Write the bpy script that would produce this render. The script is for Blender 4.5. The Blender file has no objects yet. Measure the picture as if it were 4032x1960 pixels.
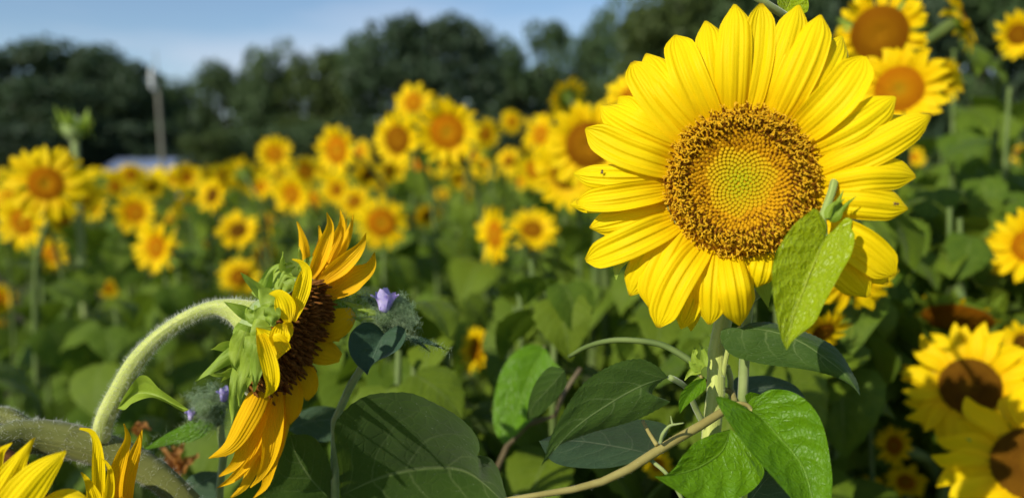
import bpy, math, random
import numpy as np
from mathutils import Matrix, Vector

SC = bpy.context.scene
COL = SC.collection
rnd = random.Random(11)
rng = np.random.default_rng(11)

# ------------------------------------------------------------------ camera
F = 3028.0                        # focal length in photograph pixels (4032 wide)
CAM = np.array([0.0, 0.0, 1.5])
PITCH = math.radians(5.8)
cam_d = bpy.data.cameras.new('camera')
cam = bpy.data.objects.new('camera', cam_d)
COL.objects.link(cam)
cam.location = CAM
cam.rotation_euler = (math.radians(90) - PITCH, 0, 0)
cam_d.sensor_width = 36.0
cam_d.lens = 36.0 * F / 4032.0
cam_d.clip_start = 0.02
cam_d.clip_end = 2000
cam_d.dof.use_dof = True
cam_d.dof.focus_distance = 0.515
cam_d.dof.aperture_fstop = 3.3
SC.camera = cam

# ------------------------------------------------------------------ sky, sun, exposure
SUN = np.array([-0.58, -0.64, 0.51]); SUN /= np.linalg.norm(SUN)
w = bpy.data.worlds.new('World'); SC.world = w; w.use_nodes = True
nt = w.node_tree; nt.nodes.clear()
wo = nt.nodes.new('ShaderNodeOutputWorld'); bg = nt.nodes.new('ShaderNodeBackground')
sky = nt.nodes.new('ShaderNodeTexSky'); sky.sky_type = 'NISHITA'; sky.sun_disc = False
sky.sun_elevation = math.asin(SUN[2]); sky.sun_rotation = math.atan2(SUN[0], SUN[1])
sky.air_density = 1.0; sky.dust_density = 0.25; sky.ozone_density = 3.0
tc = nt.nodes.new('ShaderNodeTexCoord'); mp = nt.nodes.new('ShaderNodeMapping')
mp.inputs['Scale'].default_value = (1.2, 1.2, 5.0)
cn = nt.nodes.new('ShaderNodeTexNoise'); cn.inputs['Scale'].default_value = 1.6; cn.inputs['Detail'].default_value = 5
cr = nt.nodes.new('ShaderNodeMapRange'); cr.inputs[1].default_value = 0.47; cr.inputs[2].default_value = 0.75
cr.inputs[3].default_value = 0.0; cr.inputs[4].default_value = 0.55
mx = nt.nodes.new('ShaderNodeMix'); mx.data_type = 'RGBA'
mx.inputs['B'].default_value = (6.0, 6.3, 7.2, 1)
L = nt.links.new
L(tc.outputs['Generated'], mp.inputs['Vector']); L(mp.outputs['Vector'], cn.inputs['Vector'])
L(cn.outputs['Fac'], cr.inputs[0]); L(cr.outputs[0], mx.inputs['Factor'])
L(sky.outputs['Color'], mx.inputs['A']); L(mx.outputs['Result'], bg.inputs['Color'])
bg.inputs['Strength'].default_value = 0.105
L(bg.outputs[0], wo.inputs['Surface'])
sun_d = bpy.data.lights.new('sun', 'SUN'); sun_d.energy = 4.2; sun_d.angle = math.radians(0.6)
sun_d.color = (1.0, 0.93, 0.80)
sun = bpy.data.objects.new('sun', sun_d); COL.objects.link(sun)
sun.rotation_euler = Vector(SUN).to_track_quat('Z', 'Y').to_euler()
sun.location = (-6, -4, 8)
vs = SC.view_settings
vs.view_transform = 'Standard'; vs.look = 'None'; vs.exposure = 0.25; vs.gamma = 1.0; vs.use_curve_mapping = False
SC.render.engine = 'CYCLES'
SC.cycles.use_denoising = True
SC.cycles.max_bounces = 6
SC.cycles.use_adaptive_sampling = True
SC.cycles.adaptive_threshold = 0.02
SC.cycles.transparent_max_bounces = 8
SC.cycles.sample_clamp_indirect = 4.0

# ------------------------------------------------------------------ geometry helpers
cR = np.array([1.0, 0, 0])
cF = np.array([0, math.cos(PITCH), -math.sin(PITCH)])
cU = np.array([0, math.sin(PITCH), math.cos(PITCH)])

def P(x, y, d):
    """photograph pixel + distance along the optical axis -> point in the place (metres)"""
    return CAM + d * (cF + cR * (x - 2016.0) / F + cU * (980.0 - y) / F)

def project(p):
    v = np.asarray(p) - CAM
    z = v @ cF
    return 2016 + F * (v @ cR) / z, 980 - F * (v @ cU) / z, z

# crops used while measuring the photograph: (x0, y0, scale)
CROP = {'D': (0, 0, 1.56522), 'C3': (2150, 0, 1.1183), 'C5': (0, 980, .78276), 'C6': (700, 800, .92678),
        'C7': (1300, 980, .78276), 'C8': (2500, 980, .78283), 'C9': (1300, 900, .55914),
        'CA': (2700, 1200, .60711), 'CB': (2980, 650, .5988)}

def px(c, x, y):
    a, b, s = CROP[c]
    return a + x * s, b + y * s

def W(c, pts, d=None):
    """crop points (x,y[,d]) -> world points"""
    out = []
    for p in pts:
        X, Y = px(c, p[0], p[1])
        out.append(P(X, Y, p[2] if len(p) > 2 else d))
    return np.array(out)

def nrm(v):
    v = np.asarray(v, float)
    return v / (np.linalg.norm(v, axis=-1, keepdims=True) + 1e-12)

def spline(pts, n):
    """smooth curve through pts (any dimension), n samples evenly spread by chord length"""
    pts = np.asarray(pts, float)
    k = len(pts)
    if k == 2:
        t = np.linspace(0, 1, n)[:, None]
        return pts[0] * (1 - t) + pts[1] * t
    seg = np.linalg.norm(np.diff(pts[:, :3], axis=0), axis=1) + 1e-9
    s = np.concatenate([[0], np.cumsum(seg)])
    m = np.zeros_like(pts)
    for i in range(k):
        if i == 0: m[i] = (pts[1] - pts[0]) / seg[0]
        elif i == k - 1: m[i] = (pts[-1] - pts[-2]) / seg[-1]
        else: m[i] = (pts[i + 1] - pts[i - 1]) / (seg[i] + seg[i - 1])
    q = np.linspace(0, s[-1], n)
    j = np.clip(np.searchsorted(s, q, side='right') - 1, 0, k - 2)
    h = seg[j][:, None]; t = ((q - s[j]) / seg[j])[:, None]
    return ((2*t**3 - 3*t**2 + 1) * pts[j] + (t**3 - 2*t**2 + t) * h * m[j]
            + (-2*t**3 + 3*t**2) * pts[j + 1] + (t**3 - t**2) * h * m[j + 1])

class MB:
    def __init__(s):
        s.v = []; s.f = []; s.uv = []; s.n = 0
    def grid(s, G, U=None, close=False):
        n, m = G.shape[:2]
        if U is None:
            U = np.stack(np.meshgrid(np.linspace(0, 1, m), np.linspace(0, 1, n)), -1)
        s.v.append(G.reshape(-1, 3)); s.uv.append(U.reshape(-1, 2))
        b = s.n; s.n += n * m
        for i in range(n - 1):
            for j in range(m - 1 if not close else m):
                a = b + i * m + j; c = b + i * m + (j + 1) % m
                s.f.append((a, c, c + m, a + m))
        return s
    def polys(s, V, faces, uv=None):
        V = np.asarray(V, float)
        s.v.append(V); s.uv.append(np.zeros((len(V), 2)) if uv is None else np.asarray(uv, float))
        b = s.n; s.n += len(V)
        s.f.extend([tuple(b + i for i in f) for f in faces])
        return s
    def tube(s, pts, r, seg=8, n=None, cap=True):
        pts = np.asarray(pts, float); r = np.broadcast_to(np.asarray(r, float), (len(pts),))
        q = spline(np.hstack([pts, r[:, None]]), n or max(4, 4 * len(pts)))
        c, r = q[:, :3], np.abs(q[:, 3])
        t = nrm(np.gradient(c, axis=0))
        ref = np.array([0.31, -0.9, 0.2]) if abs(t[0] @ nrm([0.31, -0.9, 0.2])) < .9 else np.array([1., 0, 0])
        fr = []
        u = nrm(ref - t[0] * (ref @ t[0]))
        for i in range(len(c)):
            u = nrm(u - t[i] * (u @ t[i])); fr.append(u)
        u = np.array(fr); v = np.cross(t, u)
        a = np.linspace(0, 2 * math.pi, seg, endpoint=False)
        G = c[:, None] + r[:, None, None] * (np.cos(a)[None, :, None] * u[:, None] + np.sin(a)[None, :, None] * v[:, None])
        b = s.n
        s.grid(G, np.stack(np.meshgrid(np.linspace(0, 1, seg), np.linspace(0, 1, len(c))), -1), close=True)
        if cap:
            s.f.append(tuple(b + i for i in range(seg))[::-1])
            s.f.append(tuple(b + (len(c) - 1) * seg + i for i in range(seg)))
        return s
    def mesh(s, name, mat, org=(0, 0, 0), smooth=True):
        V = np.concatenate(s.v) - np.asarray(org); UV = np.concatenate(s.uv)
        me = bpy.data.meshes.new(name)
        me.from_pydata(V.tolist(), [], s.f)
        li = np.zeros(len(me.loops), dtype=np.int32); me.loops.foreach_get('vertex_index', li)
        ul = me.uv_layers.new(name='UVMap')
        ul.data.foreach_set('uv', UV[li].astype(np.float32).ravel())
        if smooth: me.polygons.foreach_set('use_smooth', np.ones(len(me.polygons), dtype=bool))
        for m_ in (mat if isinstance(mat, (list, tuple)) else [mat]): me.materials.append(m_)
        return me
    def build(s, name, mat, parent=None, smooth=True, kind=None):
        o = link(name, s.mesh(name, mat, org(parent), smooth), parent)
        if kind: o['kind'] = kind
        return o

def org(o):
    if o is None: return np.zeros(3)
    while o.parent: o = o.parent
    return np.array(o.location)

def link(name, data, parent=None, mat=None):
    o = bpy.data.objects.new(name, data); COL.objects.link(o)
    if parent: o.parent = parent
    if mat is not None: o.matrix_basis = mat
    return o

def tag(o, label=None, cat=None, group=None, kind=None):
    if label: o['label'] = label
    if cat: o['category'] = cat
    if group: o['group'] = group
    if kind: o['kind'] = kind
    return o

def thing(name, loc, label, cat, group=None):
    o = link(name, None); o.location = [float(x) for x in loc]; o.empty_display_size = .05
    return tag(o, label, cat, group)

def ribbon(mb, pts, wid, n=14, m=7, face=None, cup=0.0, ridge=0.0, nr=1.5, wave=0.0, twist=None, seed=0):
    """strap-shaped sheet (petal, bract) along pts; wid = widths (m) along it; cup/ridge/wave in m"""
    pts = np.asarray(pts, float)
    c = spline(pts, n)
    t = nrm(np.gradient(c, axis=0))
    ts = np.linspace(0, 1, n)
    wd = np.interp(ts, np.linspace(0, 1, len(wid)), wid)
    if len(wid) > 2:
        wd = np.maximum(spline(np.stack([np.linspace(0, 1, len(wid)) * 1.0, np.zeros(len(wid)), np.zeros(len(wid)), np.array(wid) ], 1), n)[:, 3], min(wid) * .8)
    fn = nrm(CAM - c) if face is None else np.broadcast_to(nrm(face), c.shape)
    side = nrm(np.cross(t, fn)); up = nrm(np.cross(side, t))
    if twist is not None:
        a = np.interp(ts, np.linspace(0, 1, len(twist)), twist)[:, None]
        side, up = side * np.cos(a) + up * np.sin(a), up * np.cos(a) - side * np.sin(a)
    u = np.linspace(-1, 1, m)
    env = np.sin(np.clip(ts * 1.08, 0, 1) * math.pi)[:, None]
    off = cup * (u[None] ** 2) * (wd / wd.max())[:, None] + ridge * np.cos(2 * math.pi * nr * u[None] * (0.75 + .25 * wd / wd.max())[:, None]) * env
    if wave:
        off = off + wave * np.sin(ts[:, None] * 9 + seed * 1.7 + u[None] * 2) * np.abs(u[None])
    G = c[:, None] + side[:, None] * (wd[:, None] * .5 * u[None])[:, :, None] + up[:, None] * off[:, :, None]
    return mb.grid(G, np.stack(np.meshgrid((u + 1) / 2, ts), -1))

def patch(mb, mid, left, right, eL=0.0, eR=0.0, n=22, m=6, rough=0.0, seed=0, vein=0.0, nv=6, jag=0.0, pw=1.5):
    """leaf blade between two measured edges and a midrib (world points, base to tip).
    eL/eR lift (towards the camera, m) of the two edges; vein = quilting depth"""
    M = spline(mid, n); A = spline(left, n); B = spline(right, n)
    ts = np.linspace(0, 1, n)
    view = nrm(CAM - M)
    if jag:
        r2 = np.random.default_rng(seed + 5)
        sg = (np.arange(n) % 2) * 1.0
        A = A + nrm(M - A) * (sg * jag)[:, None]; B = B + nrm(M - B) * ((1 - sg) * jag)[:, None]
    rows = []
    us = np.concatenate([-np.linspace(1, 0, m)[:-1], np.linspace(0, 1, m)])
    env = np.sin(ts * math.pi) ** .6
    ph = seed * 2.1
    for u in us:
        a = abs(u)
        E = A if u < 0 else B
        e = eL if u < 0 else eR
        q = M * (1 - a) + E * a
        lift = e * (a ** pw) * env
        if rough: lift = lift + rough * (np.sin(ts * 7 + 3 * u + ph) + .6 * np.sin(ts * 15 - 5 * u + ph * 2)) * (a ** .7) * env
        if vein: lift = lift + vein * np.abs(np.sin(math.pi * nv * (ts * 1.05 - .28 * a))) * min(1, a * 3) * min(1, (1.1 - a) * 3) * env
        rows.append(q + view * lift[:, None])
    G = np.stack(rows, 1)
    return mb.grid(G, np.stack(np.meshgrid((us + 1) / 2, ts), -1))

def hairs(mb, pts, r, count, length, wid=0.00014, seed=0, lean=.5, t0=0, t1=1):
    g = np.random.default_rng(seed)
    pts = np.asarray(pts, float); r = np.broadcast_to(np.asarray(r, float), (len(pts),))
    q = spline(np.hstack([pts, r[:, None]]), 120)
    c, rr = q[:, :3], q[:, 3]; t = nrm(np.gradient(c, axis=0))
    i = g.integers(int(t0 * 119), int(t1 * 119) + 1, count)
    d = g.normal(size=(count, 3)); d = nrm(d - t[i] * np.sum(d * t[i], 1)[:, None])
    base = c[i] + t[i] * g.uniform(-.004, .004, (count, 1)) + d * rr[i][:, None] * .97
    dr = nrm(d + g.normal(size=(count, 3)) * lean)
    tip = base + dr * (length * g.uniform(.5, 1.2, (count, 1)))
    sd = nrm(np.cross(dr, g.normal(size=(count, 3)))) * wid / 2
    V = np.stack([base - sd, base + sd, tip], 1).reshape(-1, 3)
    return mb.polys(V, [(3 * k, 3 * k + 1, 3 * k + 2) for k in range(count)])

# ------------------------------------------------------------------ materials
class NT:
    def __init__(s, name):
        s.m = bpy.data.materials.new(name); s.m.use_nodes = True
        s.t = s.m.node_tree; s.t.nodes.clear()
    def n(s, typ, ins=None, **kw):
        nd = s.t.nodes.new('ShaderNode' + typ)
        for k, v in kw.items(): setattr(nd, k, v)
        for k, v in (ins or {}).items():
            if isinstance(v, bpy.types.NodeSocket): s.t.links.new(v, nd.inputs[k])
            else: nd.inputs[k].default_value = v
        return nd
    def math(s, op, a, b=0.0, c=0.0, clamp=False):
        return s.n('Math', {0: a, 1: b, 2: c}, operation=op, use_clamp=clamp).outputs[0]
    def mix(s, f, a, b):
        nd = s.t.nodes.new('ShaderNodeMix'); nd.data_type = 'RGBA'
        for k, v in (('Factor', f), ('A', a), ('B', b)):
            if isinstance(v, bpy.types.NodeSocket): s.t.links.new(v, nd.inputs[k])
            else: nd.inputs[k].default_value = v if k == 'Factor' else (*v, 1)
        return nd.outputs['Result']
    def rng(s, x, a, b, c=0.0, d=1.0):
        return s.n('MapRange', {0: x, 1: a, 2: b, 3: c, 4: d}).outputs[0]
    def noise(s, vec, scale, detail=3, rough=.55):
        return s.n('TexNoise', {'Vector': vec, 'Scale': scale, 'Detail': detail, 'Roughness': rough}).outputs['Fac']
    def uv(s):
        x = s.n('TexCoord'); sp = s.n('SeparateXYZ', {0: x.outputs['UV']})
        return x.outputs['UV'], sp.outputs[0], sp.outputs[1]
    def objc(s): return s.n('TexCoord').outputs['Object']
    def scaled(s, vec, sx, sy, sz=1):
        return s.n('Mapping', {'Vector': vec, 'Scale': (sx, sy, sz)}).outputs[0]
    def rand(s): return s.n('ObjectInfo').outputs['Random']
    def bump(s, h, strength, dist):
        return s.n('Bump', {'Height': h, 'Strength': strength, 'Distance': dist}).outputs[0]
    def out(s, col, rough=.6, normal=None, trans=0.0, tcol=None, spec=.35, sheen=0.0):
        ins = {'Base Color': col if isinstance(col, bpy.types.NodeSocket) else (*col, 1), 'Roughness': rough,
               'Specular IOR Level': spec}
        if sheen: ins['Sheen Weight'] = sheen; ins['Sheen Roughness'] = .4
        p = s.n('BsdfPrincipled', ins)
        if normal is not None: s.t.links.new(normal, p.inputs['Normal'])
        sh = p.outputs[0]
        if trans:
            c = tcol if tcol is not None else col
            tr = s.n('BsdfTranslucent', {'Color': c if isinstance(c, bpy.types.NodeSocket) else (*c, 1)})
            if normal is not None: s.t.links.new(normal, tr.inputs['Normal'])
            sh = s.n('MixShader', {0: trans, 1: sh, 2: tr.outputs[0]}).outputs[0]
        o = s.n('OutputMaterial'); s.t.links.new(sh, o.inputs['Surface'])
        return s.m

def petal_mat(name, c0, c1, trans=.33, bump=.6, tcol=None, rough=.5):
    s = NT(name); uv, u, v = s.uv()
    st = s.noise(s.scaled(uv, 16, .7), 1.0, 3)
    big = s.noise(s.scaled(uv, 2.2, 1.6), 1.0, 2)
    f = s.rng(v, 0.0, 0.45, 0, 1)
    col = s.mix(f, c0, c1)
    dk = tuple(a * b for a, b in zip(c1, (.93, .80, .7)))
    col = s.mix(s.rng(st, .5, .8, 0, .22), col, dk)
    col = s.mix(s.rng(big, .45, .75, 0, .25), col, c0)
    col = s.mix(s.math('MULTIPLY', s.rand(), .30), col, c0)
    dust = s.n('TexVoronoi', {'Vector': s.scaled(uv, 26, 60), 'Scale': 1.0}).outputs['Distance']
    dm = s.math('MULTIPLY', s.rng(dust, .16, .08), s.math('MULTIPLY', s.rng(s.noise(s.scaled(uv, 5, 9), 1.0, 2), .52, .62), s.rng(v, .75, .1)))
    col = s.mix(s.math('MULTIPLY', dm, .55), col, (.55, .22, .003))
    tipb = s.math('MULTIPLY', s.rng(v, .955, 1.0), s.rng(s.rand(), .35, .8))
    col = s.mix(s.math('MULTIPLY', tipb, .7), col, (.25, .12, .01))
    h = s.math('ADD', s.math('MULTIPLY', s.math('SINE', s.math('MULTIPLY', u, 44.0)), .22), st)
    return s.out(col, rough, s.bump(h, bump, .0012), trans, tcol if tcol else s.mix(.35, col, (.95, .62, .0)), spec=.07)

def leaf_mat(name, ca, cb, cv, nv=6.5, slant=.32, rough=.5, spec=.4, trans=.28, tcol=(.22, .36, .02), pucker=.35, bdist=.0016, speck=.0, sheen=0.0, rv=.5, pn=9.):
    s = NT(name); uv, u, v = s.uv()
    a = s.math('ABSOLUTE', s.math('SUBTRACT', s.math('MULTIPLY', u, 2.0), 1.0))
    wob = s.math('MULTIPLY', s.math('SUBTRACT', s.noise(uv, 5.0, 2), .5), .10)
    ph = s.math('MULTIPLY', s.math('ADD', s.math('SUBTRACT', v, s.math('MULTIPLY', s.math('POWER', a, 1.3), slant)), wob), nv)
    fr = s.math('ABSOLUTE', s.math('SUBTRACT', s.math('FRACT', ph), .5))          # .5 on the vein
    side = s.math('MULTIPLY', s.rng(fr, .445, .5), s.rng(a, .92, .3, 0, .55))
    midr = s.rng(a, .035, .008)
    vein = s.math('MAXIMUM', side, midr)
    mott = s.noise(s.scaled(uv, 2.2, 2.6), 2.0, 4)
    col = s.mix(s.rng(mott, .3, .72), ca, cb)
    col = s.mix(s.math('MULTIPLY', s.rand(), rv), col, tuple(x * y for x, y in zip(cb, (1.8, 1.45, 1.0))))  # random brighter yellow-green leaves: sunlit highlights put into the leaf colour
    col = s.mix(s.math('MULTIPLY', vein, .9), col, cv)
    if speck:
        sp = s.n('TexVoronoi', {'Vector': uv, 'Scale': 60.0}).outputs['Distance']
        keep = s.rng(s.noise(uv, 38.0, 1), .56, .6)
        col = s.mix(s.math('MULTIPLY', s.math('MULTIPLY', s.rng(sp, .16, .08), keep), speck), col, (.5, .55, .4))
    net = s.n('TexVoronoi', {'Vector': s.scaled(uv, 15, 19), 'Scale': 1.0}, feature='DISTANCE_TO_EDGE').outputs['Distance']
    netl = s.rng(net, .05, .0)
    col = s.mix(s.math('MULTIPLY', netl, .11), col, cv)
    bl = s.rng(s.noise(s.scaled(uv, 4, 4.6), 1.0, 5, .7), .66, .74)
    col = s.mix(s.math('MULTIPLY', bl, .45), col, (.16, .15, .03))
    quilt = s.math('SINE', s.math('MULTIPLY', s.math('SUBTRACT', .5, fr), math.pi))
    pk = s.noise(s.scaled(uv, pn, pn * 1.25), 1.0, 2)
    h = s.math('ADD', s.math('MULTIPLY', quilt, .7), s.math('MULTIPLY', pk, 1.6))
    h = s.math('SUBTRACT', h, s.math('MULTIPLY', midr, .8))
    h = s.math('ADD', h, s.math('MULTIPLY', s.rng(net, .0, .12), .35))
    return s.out(col, rough, s.bump(h, pucker, bdist), trans, s.mix(.5, col, tcol), spec=spec, sheen=sheen)

def plain_mat(name, ca, cb, scale=40., rough=.7, trans=0., bump=.3, bdist=.001, spec=.3, sheen=0., sy=1., tcol=None):
    s = NT(name)
    f = s.noise(s.scaled(s.objc(), scale, scale, scale * sy), 1.0, 4)
    col = s.mix(s.rng(f, .35, .68), ca, cb)
    return s.out(col, rough, s.bump(f, bump, bdist), trans, tcol, spec=spec, sheen=sheen)

def stem_mat(name, ca, cb, cs, sheen=.2):
    s = NT(name); uv, u, v = s.uv()
    st = s.noise(s.scaled(uv, 9, 2.5), 1.0, 3)
    bl = s.noise(s.scaled(s.objc(), 90, 90, 90), 1.0, 4)
    col = s.mix(s.rng(st, .35, .66), ca, cb)
    col = s.mix(s.rng(bl, .60, .74, 0, .55), col, cs)
    big = s.noise(s.scaled(uv, 2, 7), 1.0, 2)
    col = s.mix(s.rng(big, .5, .8, 0, .4), col, cs)
    h = s.math('ADD', st, s.math('MULTIPLY', bl, .5))
    return s.out(col, .7, s.bump(h, .7, .0012), spec=.2, sheen=sheen)

YEL0, YEL1 = (.90, .60, .003), (.92, .715, .004)
M = {}
M['petal'] = petal_mat('petal_yellow', YEL0, YEL1)
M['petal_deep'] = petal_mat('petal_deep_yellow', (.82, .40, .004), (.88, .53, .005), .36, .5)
M['petal_field'] = petal_mat('petal_field', (.88, .53, .003), (.92, .68, .004), .35, .3)
M['leaf'] = leaf_mat('sunflower_leaf', (.048, .102, .006), (.100, .164, .010), (.16, .22, .05), rough=.62, spec=.18, sheen=.04)
M['leaf_hero'] = leaf_mat('sunflower_leaf_near', (.032, .074, .009), (.052, .104, .012), (.16, .22, .07), nv=5, slant=.42, rough=.66, spec=.22, speck=.5, trans=.22, bdist=.0010, sheen=.08, rv=.15)
M['leaf_grey'] = leaf_mat('sunflower_leaf_bluish', (.030, .066, .032), (.044, .088, .038), (.12, .16, .09), nv=5, slant=.42, rough=.7, spec=.25, speck=.35, trans=.15, bdist=.0010, sheen=.4, rv=.1)
M['bind'] = leaf_mat('bindweed_leaf', (.080, .200, .003), (.115, .260, .004), (.17, .32, .03), nv=6, slant=.36, rough=.40, spec=.28, trans=.32, tcol=(.30, .48, .004), pucker=.5, bdist=.0018, rv=.15, pn=11.)
M['bind_pale'] = leaf_mat('bindweed_leaf_young', (.25, .36, .004), (.31, .42, .005), (.38, .46, .03), nv=7, slant=.34, rough=.34, spec=.32, trans=.30, tcol=(.48, .58, .01), pucker=.6, bdist=.0020, rv=.1, pn=13.)
M['bind_dark'] = leaf_mat('bindweed_leaf_dark', (.020, .055, .030), (.032, .075, .034), (.05, .10, .05), nv=5, slant=.4, rough=.6, spec=.25, trans=.12, bdist=.0012, sheen=.3, rv=.1)
M['stem'] = plain_mat('stem_green', (.20, .27, .075), (.30, .36, .13), 60, .65, 0.0, .4, .0008, sheen=.3)
M['stem_field'] = plain_mat('stem_field_green', (.085, .130, .028), (.13, .18, .045), 30, .7, 0.0, .4, .0008)
M['stem_pale'] = stem_mat('stem_pale_downy', (.36, .43, .09), (.50, .54, .16), (.26, .30, .07), .35)
M['stem_vine'] = stem_mat('stem_vine', (.22, .31, .07), (.34, .42, .12), (.18, .25, .06), .1)
M['stem_dark'] = stem_mat('stem_dark_downy', (.115, .130, .026), (.185, .195, .05), (.080, .085, .025), .15)
M['vine'] = plain_mat('vine_olive', (.26, .22, .06), (.33, .29, .09), 60, .6, 0.0, .3, .0006)
M['vine_brown'] = plain_mat('vine_brown', (.10, .075, .04), (.15, .12, .06), 60, .6)
M['hair'] = plain_mat('downy_hair', (.72, .74, .62), (.85, .86, .76), 30, .5, .5, 0, .001)
M['hair_green'] = plain_mat('green_hair', (.26, .38, .20), (.42, .52, .32), 30, .5, .4, 0, .001)
M['bract'] = leaf_mat('bract', (.20, .32, .020), (.29, .42, .04), (.36, .46, .10), nv=2, slant=.9, rough=.55, trans=.35, tcol=(.40, .55, .05), pucker=.2, rv=.3)
M['leaf_shoot'] = leaf_mat('young_shoot', (.15, .26, .008), (.21, .33, .012), (.30, .40, .06), nv=2, slant=.9, rough=.55, trans=.3, tcol=(.30, .48, .03), pucker=.2, rv=.2)
M['sepal'] = leaf_mat('hairy_sepal', (.060, .120, .045), (.095, .165, .065), (.16, .24, .12), nv=2, slant=.9, rough=.6, trans=.25, pucker=.2, rv=.3, sheen=.3)
M['bract_pale'] = plain_mat('receptacle', (.24, .33, .09), (.33, .42, .15), 60, .65, 0, .4, .001, sheen=.3)
M['brown'] = plain_mat('anther_brown', (.13, .044, .003), (.22, .082, .005), 900, .6, 0, .2, spec=.1)
M['brown_dk'] = plain_mat('anther_dark', (.13, .046, .007), (.23, .092, .014), 500, .6, 0, .2, spec=.1)
M['stigma'] = plain_mat('stigma_yellow', (.66, .37, .005), (.82, .50, .008), 900, .7, .15, .2, tcol=(.8, .4, .01))
M['disc_base'] = plain_mat('disc_orange', (.42, .205, .004), (.58, .315, .006), 260, .8, 0, .6, .001, spec=.05)
M['disc_base_dk'] = plain_mat('disc_brown', (.10, .036, .007), (.16, .06, .012), 260, .7, 0, .6, .001)
M['purple'] = plain_mat('bindweed_flower', (.40, .33, .78), (.74, .68, .93), 260, .5, .3, .2, tcol=(.45, .30, .9))

def floret_mat():
    s = NT('unopened_florets'); uv, u, v = s.uv()
    col = s.mix(s.rng(u, .05, .40), (.37, .35, .006), (.54, .335, .006))
    col = s.mix(s.rng(v, .0, .5, 1, 0), col, (.42, .20, .004))
    return s.out(col, .7, None, 0, spec=.04)
M['floret'] = floret_mat()

def disc_mat(name, inner, mid, outer, dot):
    s = NT(name); uv, u, v = s.uv()
    col = s.mix(s.rng(u, .12, .42), inner, mid)
    col = s.mix(s.rng(u, .45, .80), col, outer)
    vo = s.n('TexVoronoi', {'Vector': s.objc(), 'Scale': 46.0}).outputs['Distance']
    rg = s.noise(s.scaled(s.objc(), 9, 9, 9), 1.0, 3)
    col = s.mix(s.rng(rg, .45, .7, 0, .6), col, outer)
    col = s.mix(s.rng(vo, .15, .42, 0, .6), col, dot)
    return s.out(col, .8, s.bump(vo, .8, .004), spec=.06)
M['disc_y'] = disc_mat('disc_young', (.60, .54, .015), (.94, .46, .004), (.82, .30, .003), (.60, .19, .003))
M['disc_b'] = disc_mat('disc_open', (.62, .32, .006), (.62, .29, .004), (.46, .18, .003), (.32, .11, .003))
M['disc_d'] = disc_mat('disc_ripe', (.40, .21, .010), (.22, .095, .006), (.36, .17, .009), (.15, .058, .004))

# ================================================================== THE SETTING
# ---- ground: one sheet to the horizon
s = NT('field_soil'); oc = s.objc()
f1 = s.noise(oc, .8, 5); f2 = s.noise(oc, 9., 5)
col = s.mix(s.rng(f1, .4, .62), (.045, .040, .022), (.040, .060, .018))
col = s.mix(s.rng(f2, .45, .7), col, (.085, .070, .040))
M['soil'] = s.out(col, .95, s.bump(f2, .8, .05), spec=.1)
mb = MB()
gx = np.concatenate([-np.geomspace(900, 3, 22), np.linspace(-2.5, 2.5, 11), np.geomspace(3, 900, 22)])
gy = np.concatenate([[-60, -20, -8], np.linspace(-4, 16, 41), np.geomspace(17, 1500, 24)])
X, Y = np.meshgrid(gx, gy)
Z = 0.03 * np.sin(X * 5.1 + .3 * Y) * (np.abs(X) < 12) * (Y < 20) + .02 * np.sin(Y * 3.3)
Z = np.where(Y > 20, 0.0, Z)
mb.grid(np.stack([X, Y, Z], -1))
tag(mb.build('ground', M['soil']), 'dark earth between the sunflower rows, running to the tree line', kind='structure')

# ---- trees
def foliage_mat(name, ca, cb, cc):
    s = NT(name)
    f = s.noise(s.objc(), 2.2, 3)
    col = s.mix(s.rng(f, .35, .65), ca, cb)
    col = s.mix(s.math('MULTIPLY', s.rand(), .55), col, cc)
    return s.out(col, .6, None, .22, s.mix(.5, col, (.10, .16, .01)), spec=.25)
M['fol_dark'] = foliage_mat('foliage_dark', (.030, .056, .028), (.046, .080, .032), (.045, .072, .040))  # distance haze painted into the dark and mid greens as extra blue
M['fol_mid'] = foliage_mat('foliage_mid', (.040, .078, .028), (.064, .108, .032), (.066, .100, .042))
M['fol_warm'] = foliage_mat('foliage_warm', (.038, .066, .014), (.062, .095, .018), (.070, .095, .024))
M['bark'] = plain_mat('bark', (.05, .042, .032), (.10, .085, .065), 6, .9, 0, .8, .03, sy=.3)

def crown_mesh(name, seed, lobes, leaves, size, spread, mat, low=.10):
    g = np.random.default_rng(seed)
    V = []; Fc = []
    per = leaves // lobes
    k = 0
    for i in range(lobes):
        z = g.uniform(low, .86) if i else .86
        rad = spread * math.sqrt(max(.06, 1 - ((z - .48) / .56) ** 2))
        a = g.uniform(0, 2 * math.pi); rr = rad * math.sqrt(g.uniform(.05, 1)) * .82
        c = np.array([rr * math.cos(a), rr * math.sin(a), z])
        R = g.uniform(.16, .30) * (1.1 - .3 * z)
        d = nrm(g.normal(size=(per, 3)))
        rj = R * np.where(g.uniform(size=per) < .8, g.uniform(.78, 1.08, per), g.uniform(.3, 1.25, per))
        pos = c + d * rj[:, None] * np.array([1.3, 1.3, .42])
        nn = nrm(d + g.normal(size=(per, 3)) * .8)
        t1 = nrm(np.cross(nn, g.normal(size=(per, 3)))); t2 = np.cross(nn, t1)
        sz = size * g.uniform(.6, 1.4, (per, 1))
        t1 = t1 * np.array([1.25, 1.25, .6]); t2 = t2 * np.array([1.25, 1.25, .6])
        q = np.stack([pos - t1 * sz, pos + t2 * sz * .55, pos + t1 * sz, pos - t2 * sz * .55], 1)
        q[..., 2] = np.maximum(q[..., 2], .005)
        V.append(q.reshape(-1, 3))
    V = np.concatenate(V)
    mbx = MB(); mbx.polys(V, [(4 * j, 4 * j + 1, 4 * j + 2, 4 * j + 3) for j in range(len(V) // 4)])
    return mbx.mesh(name, mat, smooth=False)

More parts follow.
